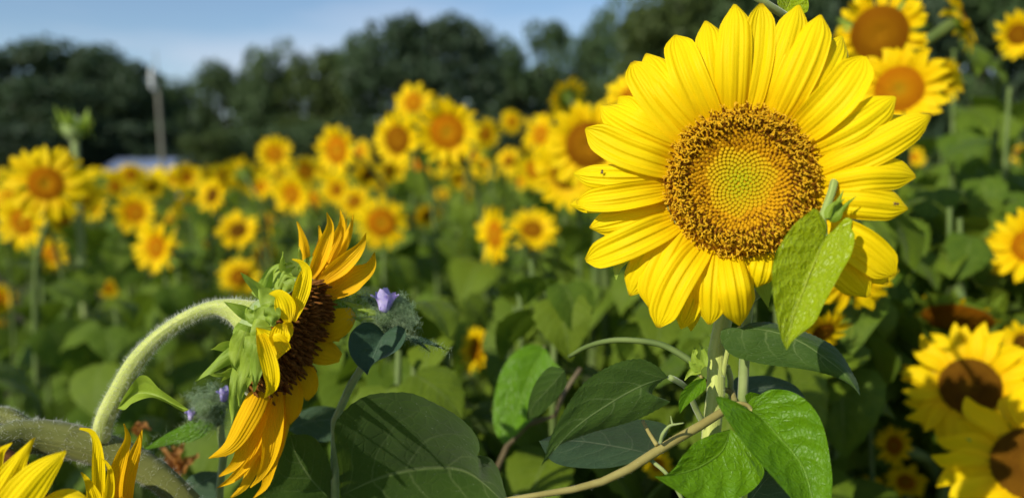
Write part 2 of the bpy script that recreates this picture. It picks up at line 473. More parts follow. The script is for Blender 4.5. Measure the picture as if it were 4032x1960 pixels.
def trunk_mesh(name, seed):
    g = np.random.default_rng(seed); mbx = MB()
    mbx.tube([(0, 0, -.03), (.01, .01, .2), (g.uniform(-.03, .03), .02, .5), (0, 0, .85)], [.045, .034, .022, .006], 8)
    for i in range(7):
        a = i * 2.4 + g.uniform(-.3, .3); z = .22 + .075 * i
        r = g.uniform(.4, .62) * (1.1 - z * .5)
        mbx.tube([(0, .01, z), (r * .5 * math.cos(a), r * .5 * math.sin(a), z + .09), (r * math.cos(a), r * math.sin(a), z + .2)], [.017, .011, .004], 5)
    return mbx.mesh(name, M['bark'])

CR = {'dark': [crown_mesh('crown', 1, 70, 9000, .036, .95, M['fol_dark'], .06), crown_mesh('crown', 2, 62, 8400, .038, .9, M['fol_dark'], .06)],
      'mid': [crown_mesh('crown', 3, 66, 8600, .036, .95, M['fol_mid'], .06), crown_mesh('crown', 4, 60, 8000, .038, .9, M['fol_mid'], .06)],
      'warm': [crown_mesh('crown', 5, 64, 8600, .034, .95, M['fol_warm'], .05), crown_mesh('crown', 6, 60, 8000, .036, .95, M['fol_warm'], .05)],
      'thin': [crown_mesh('crown', 7, 30, 5200, .034, 1.0, M['fol_mid'], .22), crown_mesh('crown', 8, 28, 4800, .034, 1.0, M['fol_mid'], .25)]}
TR = [trunk_mesh('trunk', 1), trunk_mesh('trunk', 2)]

def tree(cx, ytop, wpx, d, kind, label, name='broadleaf_tree', group='trees along the far edge of the field'):
    x, y = px('D', cx, 430)
    b = P(x, y, d); b[2] = 0
    top = P(*px('D', cx, ytop), d)[2]
    o = thing(name, b, label, 'tree', group)
    H = top / .98; Rr = wpx * 1.56522 / F * d / 2 / .80
    k = rnd.randrange(2); a = rnd.uniform(0, 6.28)
    mt = Matrix.Rotation(a, 4, 'Z') @ Matrix.Diagonal((Rr, Rr, H, 1))
    link('trunk', TR[k], o, Matrix.Rotation(a, 4, 'Z') @ Matrix.Diagonal((Rr * .9, Rr * .9, H * .95, 1)))
    link('crown', CR[kind][k], o, mt)
    return o

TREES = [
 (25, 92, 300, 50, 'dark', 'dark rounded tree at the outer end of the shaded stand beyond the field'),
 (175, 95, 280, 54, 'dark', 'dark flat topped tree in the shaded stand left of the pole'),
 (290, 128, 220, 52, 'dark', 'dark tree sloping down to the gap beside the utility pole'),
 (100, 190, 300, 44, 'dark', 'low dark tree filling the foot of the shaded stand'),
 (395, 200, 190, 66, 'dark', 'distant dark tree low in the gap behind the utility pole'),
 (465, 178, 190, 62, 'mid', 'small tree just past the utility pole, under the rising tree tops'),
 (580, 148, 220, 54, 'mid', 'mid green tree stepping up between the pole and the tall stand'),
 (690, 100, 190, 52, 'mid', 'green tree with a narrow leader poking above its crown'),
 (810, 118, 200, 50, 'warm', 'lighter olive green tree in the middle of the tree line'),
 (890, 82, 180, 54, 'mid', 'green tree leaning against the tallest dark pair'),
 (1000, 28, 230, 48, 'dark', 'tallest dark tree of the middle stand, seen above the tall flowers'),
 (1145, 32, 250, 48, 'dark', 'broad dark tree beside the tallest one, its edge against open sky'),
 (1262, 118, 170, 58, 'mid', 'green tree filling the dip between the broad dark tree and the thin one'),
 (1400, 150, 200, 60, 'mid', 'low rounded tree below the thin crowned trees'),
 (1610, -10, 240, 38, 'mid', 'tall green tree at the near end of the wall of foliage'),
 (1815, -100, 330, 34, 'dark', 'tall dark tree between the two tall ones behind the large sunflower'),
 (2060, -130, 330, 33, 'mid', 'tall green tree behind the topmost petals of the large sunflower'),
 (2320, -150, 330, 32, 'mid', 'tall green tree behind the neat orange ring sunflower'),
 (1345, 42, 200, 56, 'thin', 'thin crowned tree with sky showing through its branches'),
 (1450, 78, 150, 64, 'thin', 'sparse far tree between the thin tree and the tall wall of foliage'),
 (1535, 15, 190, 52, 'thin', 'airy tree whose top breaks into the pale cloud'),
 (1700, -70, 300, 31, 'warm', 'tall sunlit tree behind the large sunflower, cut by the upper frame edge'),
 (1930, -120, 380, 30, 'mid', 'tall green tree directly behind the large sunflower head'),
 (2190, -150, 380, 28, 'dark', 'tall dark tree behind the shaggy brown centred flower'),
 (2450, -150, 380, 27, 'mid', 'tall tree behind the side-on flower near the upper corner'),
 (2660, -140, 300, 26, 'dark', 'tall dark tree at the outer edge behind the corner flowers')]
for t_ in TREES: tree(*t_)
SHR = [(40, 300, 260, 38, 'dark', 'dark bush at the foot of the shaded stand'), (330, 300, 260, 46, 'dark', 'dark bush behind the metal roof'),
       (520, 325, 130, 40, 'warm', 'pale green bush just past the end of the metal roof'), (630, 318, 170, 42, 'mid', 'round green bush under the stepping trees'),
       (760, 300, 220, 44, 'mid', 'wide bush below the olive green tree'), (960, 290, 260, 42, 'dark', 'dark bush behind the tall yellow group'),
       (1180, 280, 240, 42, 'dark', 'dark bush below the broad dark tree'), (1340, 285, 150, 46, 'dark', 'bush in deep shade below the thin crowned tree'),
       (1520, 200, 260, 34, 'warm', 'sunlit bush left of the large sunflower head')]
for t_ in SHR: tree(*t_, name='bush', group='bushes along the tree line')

# far wood seen as one mass between the trunks
mb = MB(); V = []; g = np.random.default_rng(77)
for i in range(9000):
    X = g.uniform(-75, 62); Yy = 76 + g.uniform(0, 5)
    top = 5.5 + 1.6 * math.sin(X * .23) + 1.1 * math.sin(X * .71 + 1)
    if -10 < X < 4: top *= .8
    if X > -34 and X < -26: top *= .75
    Z = top * (g.uniform(0, 1) ** .8)
    c = np.array([X, Yy, Z]); nn = nrm(g.normal(size=3) + [0, -.8, .3]); t1 = nrm(np.cross(nn, g.normal(size=3))); t2 = np.cross(nn, t1); sz = g.uniform(.35, .75)
    V += [c - t1 * sz, c + t2 * sz * .6, c + t1 * sz, c - t2 * sz * .6]
V = np.array(V); V[:, 2] = np.maximum(V[:, 2], 0.02)
mb.polys(V, [(4 * j, 4 * j + 1, 4 * j + 2, 4 * j + 3) for j in range(len(V) // 4)])
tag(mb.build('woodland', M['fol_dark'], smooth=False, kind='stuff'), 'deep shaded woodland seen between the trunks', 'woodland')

# ---- utility pole
M['pole'] = plain_mat('weathered_pole', (.17, .17, .13), (.24, .23, .18), 3, .8, 0, .4, .01, sy=.1)
M['white_metal'] = plain_mat('white_enamel', (.50, .52, .50), (.60, .62, .60), 8, .5)
pb = P(*px('D', 413, 430), 34); pb[2] = 0
pt = P(*px('D', 394, 178), 34)
o = thing('utility_pole', pb, 'weathered pale utility pole with a white fitting, standing before the dark trees', 'pole')
ax = pt - pb
MB().tube([pb, pb + ax * .5, pt], [.095, .088, .08], 12).build('shaft', M['pole'], o)
MB().tube([pt - ax * .01, pt + ax * .08, pt + ax * .15], [.03, .028, .02], 6).build('rod', M['pole'], o)
c = pb + ax * .93 + np.array([-.15, -.17, 0])
MB().tube([c + [0, 0, -.42], c + [0, 0, -.36], c + [0, 0, .34], c + [0, 0, .40]], [.06, .10, .10, .06], 14).build('transformer_can', M['white_metal'], o)
MB().tube([c + [0, 0, .38], c + [0, 0, .46], c + [0, 0, .56]], [.05, .06, .03], 8).build('insulator', M['white_metal'], o)
MB().tube([c + [0, 0, .1], c + [.17, .17, .1]], [.03, .03], 6).build('bracket', M['pole'], o)

# ---- low shed with a pale metal roof
M['roof'] = plain_mat('pale_metal_roof', (.20, .26, .40), (.26, .32, .46), 2, .45, 0, .1, .01)
M['shed_wall'] = plain_mat('shed_wall', (.30, .30, .30), (.36, .36, .35), 2, .8)
sl = P(*px('D', 250, 399), 42); sr = P(*px('D', 456, 399), 42)
x0, x1, yf = sl[0], sr[0], sl[1]; zr = sl[2] + .02; ze = zr - .75
o = thing('shed', ((x0 + x1) / 2, yf, 0), 'low shed with a pale blue metal roof behind the flowers', 'shed')
def boxv(mb, a, b):
    a = np.array(a, float); b = np.array(b, float)
    V = [[(a, b)[i & 1][0], (a, b)[(i >> 1) & 1][1], (a, b)[(i >> 2) & 1][2]] for i in range(8)]
    return mb.polys(V, [(0, 2, 3, 1), (4, 5, 7, 6), (0, 1, 5, 4), (2, 6, 7, 3), (0, 4, 6, 2), (1, 3, 7, 5)])
boxv(MB(), (x0 + .15, yf, 0), (x1 - .15, yf + 4.2, ze - .02)).build('wall', M['shed_wall'], o, smooth=False)
npan = 9
for k in range(npan):
    a = x0 + (x1 - x0) * k / npan + .008; b = x0 + (x1 - x0) * (k + 1) / npan - .008
    yy = [(yf - .25, ze), (yf + 2.1, zr), (yf + 4.45, ze)]
    mb = MB(); xs = np.linspace(a, b, 7); zz = np.array([.05, .0, 0, .02, 0, 0, .05])
    G = np.array([[[xs[j], y_, z_ + zz[j]] for j in range(7)] for (y_, z_) in yy])
    mb.grid(G); mb.build('roof_panel', M['roof'], o, smooth=False)
boxv(MB(), ((x0 + x1) / 2 - .4, yf - .03, 0), ((x0 + x1) / 2 + .5, yf - .004, 1.25)).build('door', M['white_metal'], o, smooth=False)

# ================================================================== FIELD PLANTS (shared meshes)
def leaf_mesh(name, seed, mat):
    g = np.random.default_rng(seed); n, m = 13, 5
    ts = np.linspace(0, 1, n)
    w = .40 * np.interp(ts, [0, .04, .12, .25, .4, .6, .8, .93, 1], [.30, .72, .95, 1.0, .93, .70, .36, .12, .0])
    w = w * (1 + .05 * np.sin(ts * 40 + seed))
    back = -.10 * np.exp(-((ts - .05) / .07) ** 2)
    us = np.linspace(-1, 1, 2 * m - 1)
    droop = g.uniform(.10, .5)
    z0 = .05 * np.sin(ts * math.pi) - droop * ts ** 2.2
    G = np.zeros((n, len(us), 3))
    fold = g.uniform(.05, .30); ph = g.uniform(0, 6)
    for j, u in enumerate(us):
        a = abs(u)
        G[:, j, 0] = ts + back * a * 1.0 + .06 * a * np.sin(ts * 3)
        G[:, j, 1] = w * u
        G[:, j, 2] = z0 + fold * w * a - .10 * a ** 3 * w + .018 * np.sin(ts * 14 + ph + 2 * u) * a + .012 * np.abs(np.sin(math.pi * 6 * (ts - .25 * a))) * min(1, 3 * a)
    th = [.25, .5, .75, .95, 1.15, .6][seed % 6]
    G = G * np.array([.95, 1.18, 1])
    Gx = G[:, :, 0] * math.cos(th) + G[:, :, 2] * math.sin(th); Gz = -G[:, :, 0] * math.sin(th) + G[:, :, 2] * math.cos(th)
    G[:, :, 0] = Gx + .42; G[:, :, 2] = Gz + .10
    mbx = MB(); mbx.grid(G, np.stack(np.meshgrid((us + 1) / 2, ts), -1))
    mbx.tube([(0, 0, -.14), (.2, 0, .03), (.40, 0, .098), (.47, 0, .08)], [.020, .014, .012, .006], 5, 6)
    return mbx.mesh(name, mat)
LEAF = [leaf_mesh('leaf', 20 + i, M['leaf']) for i in range(6)]

def petal_mesh(name, seed, mat, curl=0.0):
    g = np.random.default_rng(seed); mbx = MB()
    bend = g.uniform(-.12, .10); tw = g.uniform(-.3, .3)
    p = [(0, 0, 0), (.35, g.uniform(-.03, .03), .06 + bend * .2), (.7, g.uniform(-.06, .06), .04 + bend * .6 + curl * .10), (1, g.uniform(-.10, .10), bend + curl * g.uniform(-.3, .5))]
    ribbon(mbx, p, [.15, .28, .34, .32, .22, .02], 9, 7, (0, 0, 1), cup=.04, ridge=.012, nr=1.0, twist=[0, tw * .4, tw + curl * g.uniform(-1, 1)])
    return mbx.mesh(name, mat)
PET = [petal_mesh('petal', 40 + i, M['petal_field']) for i in range(6)]
PETC = [petal_mesh('petal', 60 + i, M['petal_field'], 1.0) for i in range(6)]

def disc_mesh(name, mat, studs=260, dome=.16):
    mbx = MB(); n, m = 7, 24
    rr = np.linspace(0, 1, n); a = np.linspace(0, 2 * math.pi, m, endpoint=False)
    R, A = np.meshgrid(rr, a, indexing='ij')
    zf = lambda r: dome * (np.sin(np.clip(r, 0, 1) * 2.5) - .2 + .0 * r) * np.sqrt(np.clip(1.02 - r, 0, 1))
    G = np.stack([R * np.cos(A), R * np.sin(A), zf(R)], -1)
    mbx.grid(G, np.stack([R, R * 0], -1), close=True)
    g = np.random.default_rng(3)
    for k in range(studs):
        r = math.sqrt((k + .5) / studs) * .985; t = k * 2.39996
        c = np.array([r * math.cos(t), r * math.sin(t), float(zf(r))]); out = np.array([math.cos(t) * r * .9, math.sin(t) * r * .9, 1.0]); out /= np.linalg.norm(out)
        h = .05 + .10 * r; s_ = .55 / math.sqrt(studs)
        e1 = nrm(np.cross(out, [0.3, .1, .9])); e2 = np.cross(out, e1)
        V = [c + e1 * s_, c + e2 * s_, c - e1 * s_, c - e2 * s_, c + out * h * g.uniform(.6, 1.2)]
        mbx.polys(V, [(0, 1, 4), (1, 2, 4), (2, 3, 4), (3, 0, 4)], [(r, 0)] * 4 + [(min(1, r + .1), 1)])
    return mbx.mesh(name, mat)
DISC = {k: disc_mesh('flower_head', M['disc_' + k], *a) for k, a in (('y', (300, .16)), ('b', (420, .20)), ('d', (620, .22)))}

def calyx_mesh(name):
    mbx = MB(); a = np.linspace(0, 2 * math.pi, 16, endpoint=False)
    prof = [(.10, -.62), (.20, -.50), (.55, -.34), (.92, -.12), (1.0, -.02)]
    G = np.array([[[r * math.cos(t), r * math.sin(t), z] for t in a] for r, z in prof])
    mbx.grid(G, None, close=True)
    g = np.random.default_rng(9)
    for i in range(24):
        t = i * 2.39996; r0 = .55 + .35 * (i % 3) / 2
        d = np.array([math.cos(t), math.sin(t), 0]); up = np.array([0, 0, 1.])
        p = [d * r0 + up * (-.32 + .1 * (i % 3)), d * (r0 + .35) + up * (-.30 + .08 * (i % 3)), d * (r0 + g.uniform(.6, .8)) + up * g.uniform(-.5, -.05)]
        ribbon(mbx, p, [.24, .34, .16, .01], 5, 3, -up)
    return mbx.mesh(name, M['bract'])
CALYX = calyx_mesh('calyx')

def frame_from(n, roll=0.0):
    n = nrm(n); x = nrm(np.cross([0.02, .01, 1.0], n)); y = np.cross(n, x)
    R = np.eye(4); R[:3, 0] = x; R[:3, 1] = y; R[:3, 2] = n
    return Matrix(R.tolist()) @ Matrix.Rotation(roll, 4, 'Z')

KEEP = []       # (px, py, radius px, depth): flowers that stay unobstructed
def hidden_by(p, r, near=.85):
    """would a leaf at world point p, radius r, cover a measured flower nearer than it?"""
    x, y, z = project(p)
    if z < near: return True
    rp = r * F / z
    for (fx, fy, fr, fd) in KEEP:
        if z < fd + .05 and (x - fx) ** 2 + (y - fy) ** 2 < (rp * .75 + fr * .85) ** 2: return True
    return False

def stem_in_way(q, margin=.9):
    """does a stalk through points q cross in front of a measured flower?"""
    for p in q:
        x, y, z = project(p)
        if z < .3: continue
        for (fx, fy, fr, fd) in KEEP:
            if z < fd and (x - fx) ** 2 + (y - fy) ** 2 < (fr * margin + 12) ** 2: return True
    return False

def add_leaves(root, axis, n, z0, z1, size, seed, group=None, cull=True, near=.85):
    """axis: list of stem points (world) base->top"""
    g = random.Random(seed); o = org(root); A = spline(axis, 40)
    az = g.uniform(0, 6.28); made = 0
    for i in range(n):
        z = z0 + (z1 - z0) * (i + .5) / n + g.uniform(-.03, .03)
        k = int(np.argmin(np.abs(A[:, 2] - z)))
        az += 2.4 + g.uniform(-.35, .35)
        if math.sin(az) > .35 and g.random() < .55: az = -az
        s_ = size * g.uniform(.75, 1.25) * (1.0 - .25 * (i / max(1, n - 1)) ** 2)
        pitch = g.uniform(-.25, .40)
        c = A[k] + np.array([math.cos(az) * .75, math.sin(az) * .75, -.25]) * s_
        if cull and hidden_by(c, s_ * .45, near): continue
        mt = Matrix.Translation(Vector((A[k] - o).tolist())) @ Matrix.Rotation(az, 4, 'Z') @ Matrix.Rotation(-pitch + .15, 4, 'Y') @ Matrix.Rotation(g.uniform(-.35, .35), 4, 'X') @ Matrix.Scale(s_, 4)
        link('leaf', LEAF[g.randrange(6)], root, mt); made = max(made, A[k][2])
    return made

def add_head(root, C, n, diam, style, seed, petals=26, curl=False, disc=.40, lean=0.0, joined=None):
    """ray flower: disc (flower_head) with each petal a child; C world centre"""
    g = random.Random(seed); o = org(root); rd = diam * .5 * disc
    hm = Matrix.Translation(Vector((C - o).tolist())) @ frame_from(n, g.uniform(0, 6.28)) @ Matrix.Scale(rd, 4)
    h = link('flower_head', DISC[style], root, hm)
    link('calyx', CALYX, h)
    L0 = (1 / disc - .86)
    lean += g.uniform(-.25, .35); rag = g.uniform(.05, .28)
    for i in range(petals):
        if g.random() < rag * .35: continue
        a = 2 * math.pi * i / petals + g.uniform(-.09, .09) * (1 + 2 * rag)
        el = lean + (.16 if i % 2 else -.08) + g.uniform(-.18, .18) + (g.uniform(-.5, .5) if curl else 0)
        ln = L0 * g.uniform(1.0 - rag, 1.07); wd = L0 * g.uniform(.95, 1.25)
        mt = Matrix.Rotation(a, 4, 'Z') @ Matrix.Translation((.86, 0, -.06 - (.05 if i % 2 == 0 else 0))) @ Matrix.Rotation(-el, 4, 'Y') @ Matrix.Diagonal((ln, wd, ln, 1))
        link('petal', (PETC if curl else PET)[g.randrange(6)], h, mt)
    return h

def flower(cx, cy, dpx, nx, nz, style, label, real=.19, away=False, leaves=7, curl=False, disc=.40, petals=26, lean=0.0, d=None, stem_r=.0085, group='sunflowers standing in the field', keep=True):
    X, Y = px('D', cx, cy)
    d = d or real * F / (dpx * 1.56522)
    real = dpx * 1.56522 * d / F
    C = P(X, Y, d)
    tc_ = nrm(CAM - C); n = nrm(tc_ * (-1 if away else 1) + cR * nx + np.array([0, 0, 1.]) * nz)
    seed = int(cx * 7 + cy * 13)
    g = random.Random(seed)
    base = C - n * (.16 + .05 * g.random()); base = base + np.array([g.uniform(-.14, .14), g.uniform(.0, .12), 0]); base[2] = 0
    nh = n.copy()
    back = C - n * real * .5 * disc * .55
    neck = back - nh * .07 + np.array([0, 0, -.015])
    sh = np.array([base[0] * .75 + neck[0] * .25, base[1] * .75 + neck[1] * .25, C[2] - .22])
    axis = [base, (base * .6 + sh * .4) + np.array([g.uniform(-.02, .02), 0, 0]), sh, neck, back]
    if keep: KEEP.append((X, Y, dpx * .78, d))
    root = thing('sunflower', base, label, 'sunflower', group)
    MB().tube(axis, [stem_r * 1.5, stem_r * 1.3, stem_r, stem_r * .85, stem_r * 1.2], 7, 18).build('stem', M['stem_field'], root)
    add_head(root, C, n, real, style, seed, petals, curl, disc, lean)
    return root, axis, leaves, seed, C

FL = []
def fl(*a, **k): FL.append(flower(*a, **k))
# ---- measured flowers of the field (x, y, widest diameter in photo units / tilt / disc)
fl(115, 462, 205, -.30, .05, 'y', 'large sunflower with orange green-eyed disc, nearest at the outer edge before dark trees')
fl(200, 497, 120, .5, .0, 'y', 'smaller sunflower tucked behind the large orange-eyed one at the outer edge')
fl(342, 535, 118, -.30, .0, 'y', 'round sunflower with orange disc below the metal roof')
fl(394, 622, 140, -.75, .0, 'y', 'narrow turned sunflower just below the round one under the metal roof')
fl(55, 560, 150, -.7, -.2, 'y', 'sunflower turned sideways below the large one at the outer edge')
fl(130, 640, 105, -.7, -.2, 'y', 'small drooping sunflower low beneath the outer edge group')
fl(0, 752, 85, -.2, 0, 'y', 'sunflower cut by the frame edge above the thick downy stem')
fl(-2, 830, 60, .5, 0, 'y', 'small yellow flower cut by the frame edge, under another cut one')
fl(600, 580, 115, -.3, .5, 'd', 'sunflower with a dark brown eye, above the arched downy stem')
fl(603, 697, 118, -.2, .3, 'b', 'brown eyed sunflower right above the bend of the arched downy stem')
fl(535, 492, 105, -.8, .3, 'd', 'dark centred sunflower turned sideways among the small distant ones')
fl(692, 388, 100, -.2, .1, 'y', 'small sunflower with round orange disc left of the tall oval one')
fl(612, 440, 95, -.3, .2, 'y', 'sunflower seen from behind with green calyx among the distant ones', away=True)
fl(848, 378, 140, -.85, .0, 'y', 'tall oval sunflower with large orange disc, turned aside', disc=.5)
fl(735, 490, 115, -.6, -.1, 'y', 'oval sunflower below the small round one in the middle rows')
fl(1000, 352, 150, -.6, 0, 'b', 'oval sunflower left of the biggest bloom of the tall group', disc=.48)
fl(1040, 258, 115, -.4, .2, 'y', 'topmost sunflower of the tall group, half behind its neighbours')
fl(1125, 332, 185, -.15, .0, 'y', 'biggest bloom of the tall group before the dark trees, orange disc', disc=.47)
fl(1222, 338, 85, .5, 0, 'y', 'small sunflower peeping out behind the biggest bloom of the tall group')
fl(1288, 307, 64, .3, 0, 'y', 'small lone sunflower standing clear against the dark bush')
fl(960, 560, 145, .1, .15, 'y', 'orange eyed sunflower just above the drooping side-on flower', disc=.48)
fl(893, 508, 95, -.3, .3, 'b', 'half hidden sunflower behind the orange eyed one above the side-on flower')
fl(1075, 540, 85, .5, -.9, 'b', 'nodding orange brown sunflower in the middle rows')
fl(848, 478, 90, -.5, .1, 'b', 'sunflower directly beneath the tall oval one')
fl(1245, 590, 165, -1.5, -.1, 'y', 'sunflower seen edge-on with petals hanging to a point')
fl(1340, 578, 135, .1, .75, 'b', 'small sunflower facing upward with brown disc next to the edge-on one')
fl(1480, 365, 235, -.25, .0, 'b', 'brown disc sunflower half hidden behind the large main flower', disc=.5, petals=34)
fl(1425, 440, 190, -.3, -.3, 'b', 'sunflower hanging beneath the half hidden brown disc one', petals=30)
fl(1425, 245, 120, -.8, .5, 'y', 'sunflower seen from behind above the half hidden brown disc one', away=True)
fl(1590, 250, 150, -.2, .2, 'y', 'sunflower of which only petals show past the upper petals of the main flower', d=1.5)
fl(1197, 880, 135, -1.6, .2, 'y', 'small bright edge-on sunflower low among the leaves', real=.105, petals=30)
fl(2212, 85, 235, -.1, .05, 'b', 'shaggy sunflower with curled petals and wide brown disc', disc=.58, petals=34, curl=True, d=1.15)
fl(2262, 225, 245, -.1, .15, 'y', 'neat sunflower with orange ring disc overlapping the shaggy one', disc=.47, petals=38, d=1.05)
fl(2375, 205, 120, .9, .1, 'y', 'sunflower peeping from behind the neat orange ring one', d=1.3)
fl(2420, 50, 190, 2.2, .9, 'b', 'side-on sunflower near the upper corner with its neck bent', d=1.2)
fl(2562, 88, 130, .3, .1, 'b', 'sunflower cut by the frame edge near the upper corner', d=1.5)
fl(2590, 620, 210, -.4, .1, 'y', 'bright sunflower cut by the frame edge beside the dark leaves', d=1.2)
fl(2440, 972, 330, -.05, .15, 'd', 'large brown centred sunflower low down beside the leaves, petals half in shade', disc=.43, petals=34, d=.95)
fl(2606, 1165, 480, -.35, .75, 'd', 'largest dark centred sunflower cut by the lower corner', disc=.42, petals=26, d=.80)
fl(2150, 705, 205, .35, -.45, 'b', 'drooping sunflower peeping out below the main flower head', d=.85)
fl(2070, 835, 150, .6, -.8, 'b', 'hanging orange yellow sunflower behind the broad leaf of the main stem', d=.85)
fl(2410, 800, 200, -.1, -1.7, 'b', 'old brown nodding seed head with green bracts and few petals', disc=.80, petals=8, d=1.1)
fl(2575, 862, 120, -.6, 0, 'd', 'withered dark flower cut by the frame edge above the large brown centred one', d=1.15)
fl(2250, 1120, 110, -1.4, .2, 'y', 'small half open side-on flower low between the leaves', d=1.1)
fl(2278, 1212, 110, -.2, 1.0, 'y', 'small yellow flower tilted up at the lower edge', d=1.15)
fl(2185, 1232, 90, -.5, .3, 'y', 'small yellow flower cut by the lower edge', d=1.15)
fl(1655, 1168, 80, .2, .2, 'y', 'small yellow flower showing behind the olive vine', d=.95)
fl(330, 440, 70, .1, .1, 'y', 'small sunflower directly before the metal roof')
fl(382, 472, 62, .5, .0, 'b', 'orange tinged small sunflower below the foot of the pole')
fl(470, 446, 80, .1, .1, 'y', 'small sunflower beside the end of the metal roof')
fl(1280, 405, 80, -.6, .2, 'b', 'half turned small sunflower left of the brown disc one')
fl(1155, 452, 60, .2, -.5, 'y', 'small drooping flower under the biggest bloom of the tall group')
fl(2300, 395, 60, .3, .5, 'y', 'tiny yellow flower beneath the neat orange ring sunflower', real=.10)
fl(2560, 385, 60, -.6, 0, 'y', 'small flower cut by the frame edge among the broad green leaves')
fl(275, 725, 55, .4, .6, 'y', 'tiny greenish yellow opening flower over the arched stem', real=.09)
fl(660, 640, 90, 1.2, -.1, 'y', 'edge-on sunflower above the bracts of the drooping side-on flower')
EX = [(20, 500, 95, -.5, .2, 'y'), (75, 610, 90, -.9, -.3, 'b'), (240, 520, 80, -.8, .1, 'y'), (290, 470, 70, .3, .3, 'y'), (430, 560, 75, -1.2, .0, 'b'), (470, 520, 80, .6, -.4, 'y'),
      (500, 600, 70, -.4, -.8, 'b'), (560, 450, 85, .8, .1, 'y'), (655, 470, 80, -.2, .5, 'y'), (680, 560, 75, -1.3, -.2, 'b'), (770, 430, 85, .4, .1, 'y'), (790, 500, 75, -.9, -.3, 'y'),
      (905, 380, 70, -.5, .2, 'y'), (925, 440, 90, .2, -.6, 'b'), (980, 430, 80, .9, .1, 'y'), (1060, 420, 85, -.6, -.2, 'y'), (1185, 390, 70, .3, .4, 'y'), (1360, 340, 120, -.8, .1, 'y'), (1350, 430, 110, -.5, -.4, 'y'), (450, 640, 70, .2, -.6, 'b'), (30, 660, 70, -.6, -.4, 'y'), (160, 560, 90, .9, -.1, 'y')]
EXL = ['small bloom at the outer frame edge just under the large orange-eyed one', 'brownish half turned bloom below the sideways one at the outer edge', 'small turned bloom between the outer edge group and the metal roof', 'small upward bloom under the near end of the metal roof', 'edge-on brownish bloom beside the round sunflower under the roof', 'nodding bloom left of the dark brown eyed sunflower', 'downcast brown bloom beneath the sideways dark centred one', 'turned bloom below the gap between roof and pale green bush', 'small upward bloom under the small round orange disc one', 'edge-on brown bloom beside the dark brown eyed sunflower', 'bloom tucked left of the tall oval sunflower', 'turned away bloom under the tall oval sunflower, left of the next', 'small bloom peeping between the tall oval one and the tall group', 'drooping brown bloom under the left flank of the tall group', 'turned bloom under the oval one of the tall group', 'bloom below the gap between the two large flowers of the tall group', 'small bloom under the peeping one right of the tall group', 'bloom at the left flank of the half hidden brown disc sunflower', 'lower bloom left of the half hidden brown disc sunflower', 'small downcast bloom under the narrow turned sunflower', 'small bloom low at the outer frame edge above the cut ones', 'turned bloom right below the large orange-eyed one']
for e, lab in zip(EX, EXL): fl(*e, lab, leaves=5, petals=20, group='crowded sunflowers of the middle rows', keep=False, disc=rnd.uniform(.36, .5), curl=rnd.random() < .35)
for i in range(34):
    cx = rnd.uniform(460, 1330) if i % 4 else rnd.uniform(200, 460); cy = rnd.gauss(440, 22) + 30 * (rnd.random() < .3); dp = rnd.uniform(28, 62)
    fl(cx, max(cy, 405 if cx > 460 else 452), dp, rnd.uniform(-.7, .6), rnd.uniform(-.2, .3), rnd.choice('yyb'), 'small blurred sunflower in the distant rows below the tree line', leaves=4, petals=16, group='small distant sunflowers', keep=False)
for root, axis, nl, seed, C in FL:
    top = C[2] - .20
    lo = max(.35, top - .85)
    add_leaves(root, axis, nl + 5, lo, top + .06, .19 if C[1] > 1.3 else .13, seed + 1)

# ---- tall green bud plant against the dark trees
C = P(*px('D', 186, 318), 2.6)
b = C.copy(); b[2] = 0
root = thing('budding_sunflower', b, 'tall pale green unopened sunflower bud standing against the dark trees', 'sunflower')
MB().tube([b, b * .5 + C * .5, C - [0, 0, .04]], [.014, .011, .012], 7).build('stem', M['stem'], root)
mb = MB(); mb.tube([C - [0, 0, .05], C - [0, 0, .02], C + [0, 0, .015], C + [0, 0, .035]], [.012, .034, .032, .008], 12)
mb.build('bud', M['bract_pale'], root)
for i in range(14):
    t = i * 2.4; d_ = np.array([math.cos(t), math.sin(t), 0]); z0 = -.035 + .012 * (i % 4)
    mb = MB(); ribbon(mb, [C + d_ * .028 + [0, 0, z0], C + d_ * .05 + [0, 0, z0 + .03], C + d_ * .062 + [0, 0, z0 + .065 - .07 * (i % 3 == 0)]], [.02, .026, .014, .001], 6, 3, d_)
    mb.build('bract', M['bract'], root)
add_leaves(root, [b, C], 9, .6, C[2] - .08, .16, 99, cull=True)

# ---- leafy plants of the rows that show no open flower
def canopy(x, y):
    return 1.30 + .42 * min(1.0, max(0.0, (x / y - .22) / .3)) + .04 * math.sin(x * 2.1 + y)
cnt = 0
spots = []
for yy in np.arange(1.05, 5.2, .40):
    for xx in np.arange(-.74 * yy - .1, .74 * yy + .2, .40):
        spots.append((xx + rnd.uniform(-.14, .14), yy + rnd.uniform(-.15, .15)))
for yy in np.arange(5.4, 11, .85):
    for xx in np.arange(-.74 * yy, .74 * yy, .85):
        spots.append((xx + rnd.uniform(-.3, .3), yy + rnd.uniform(-.3, .3)))
for k in range(26):
    yy = 1.25 + .06 * k; spots.append((yy * rnd.uniform(.42, .70), yy))
for k in range(14):
    yy = 1.5 + .1 * k; spots.append((yy * rnd.uniform(-.05, .45), yy))
YOUNGLAB = 'young sunflower plant with small crowded leaves filling the gaps close behind the large flowers'
NEARLAB = 'leafy sunflower plant without an open flower, one of many between the blooms'
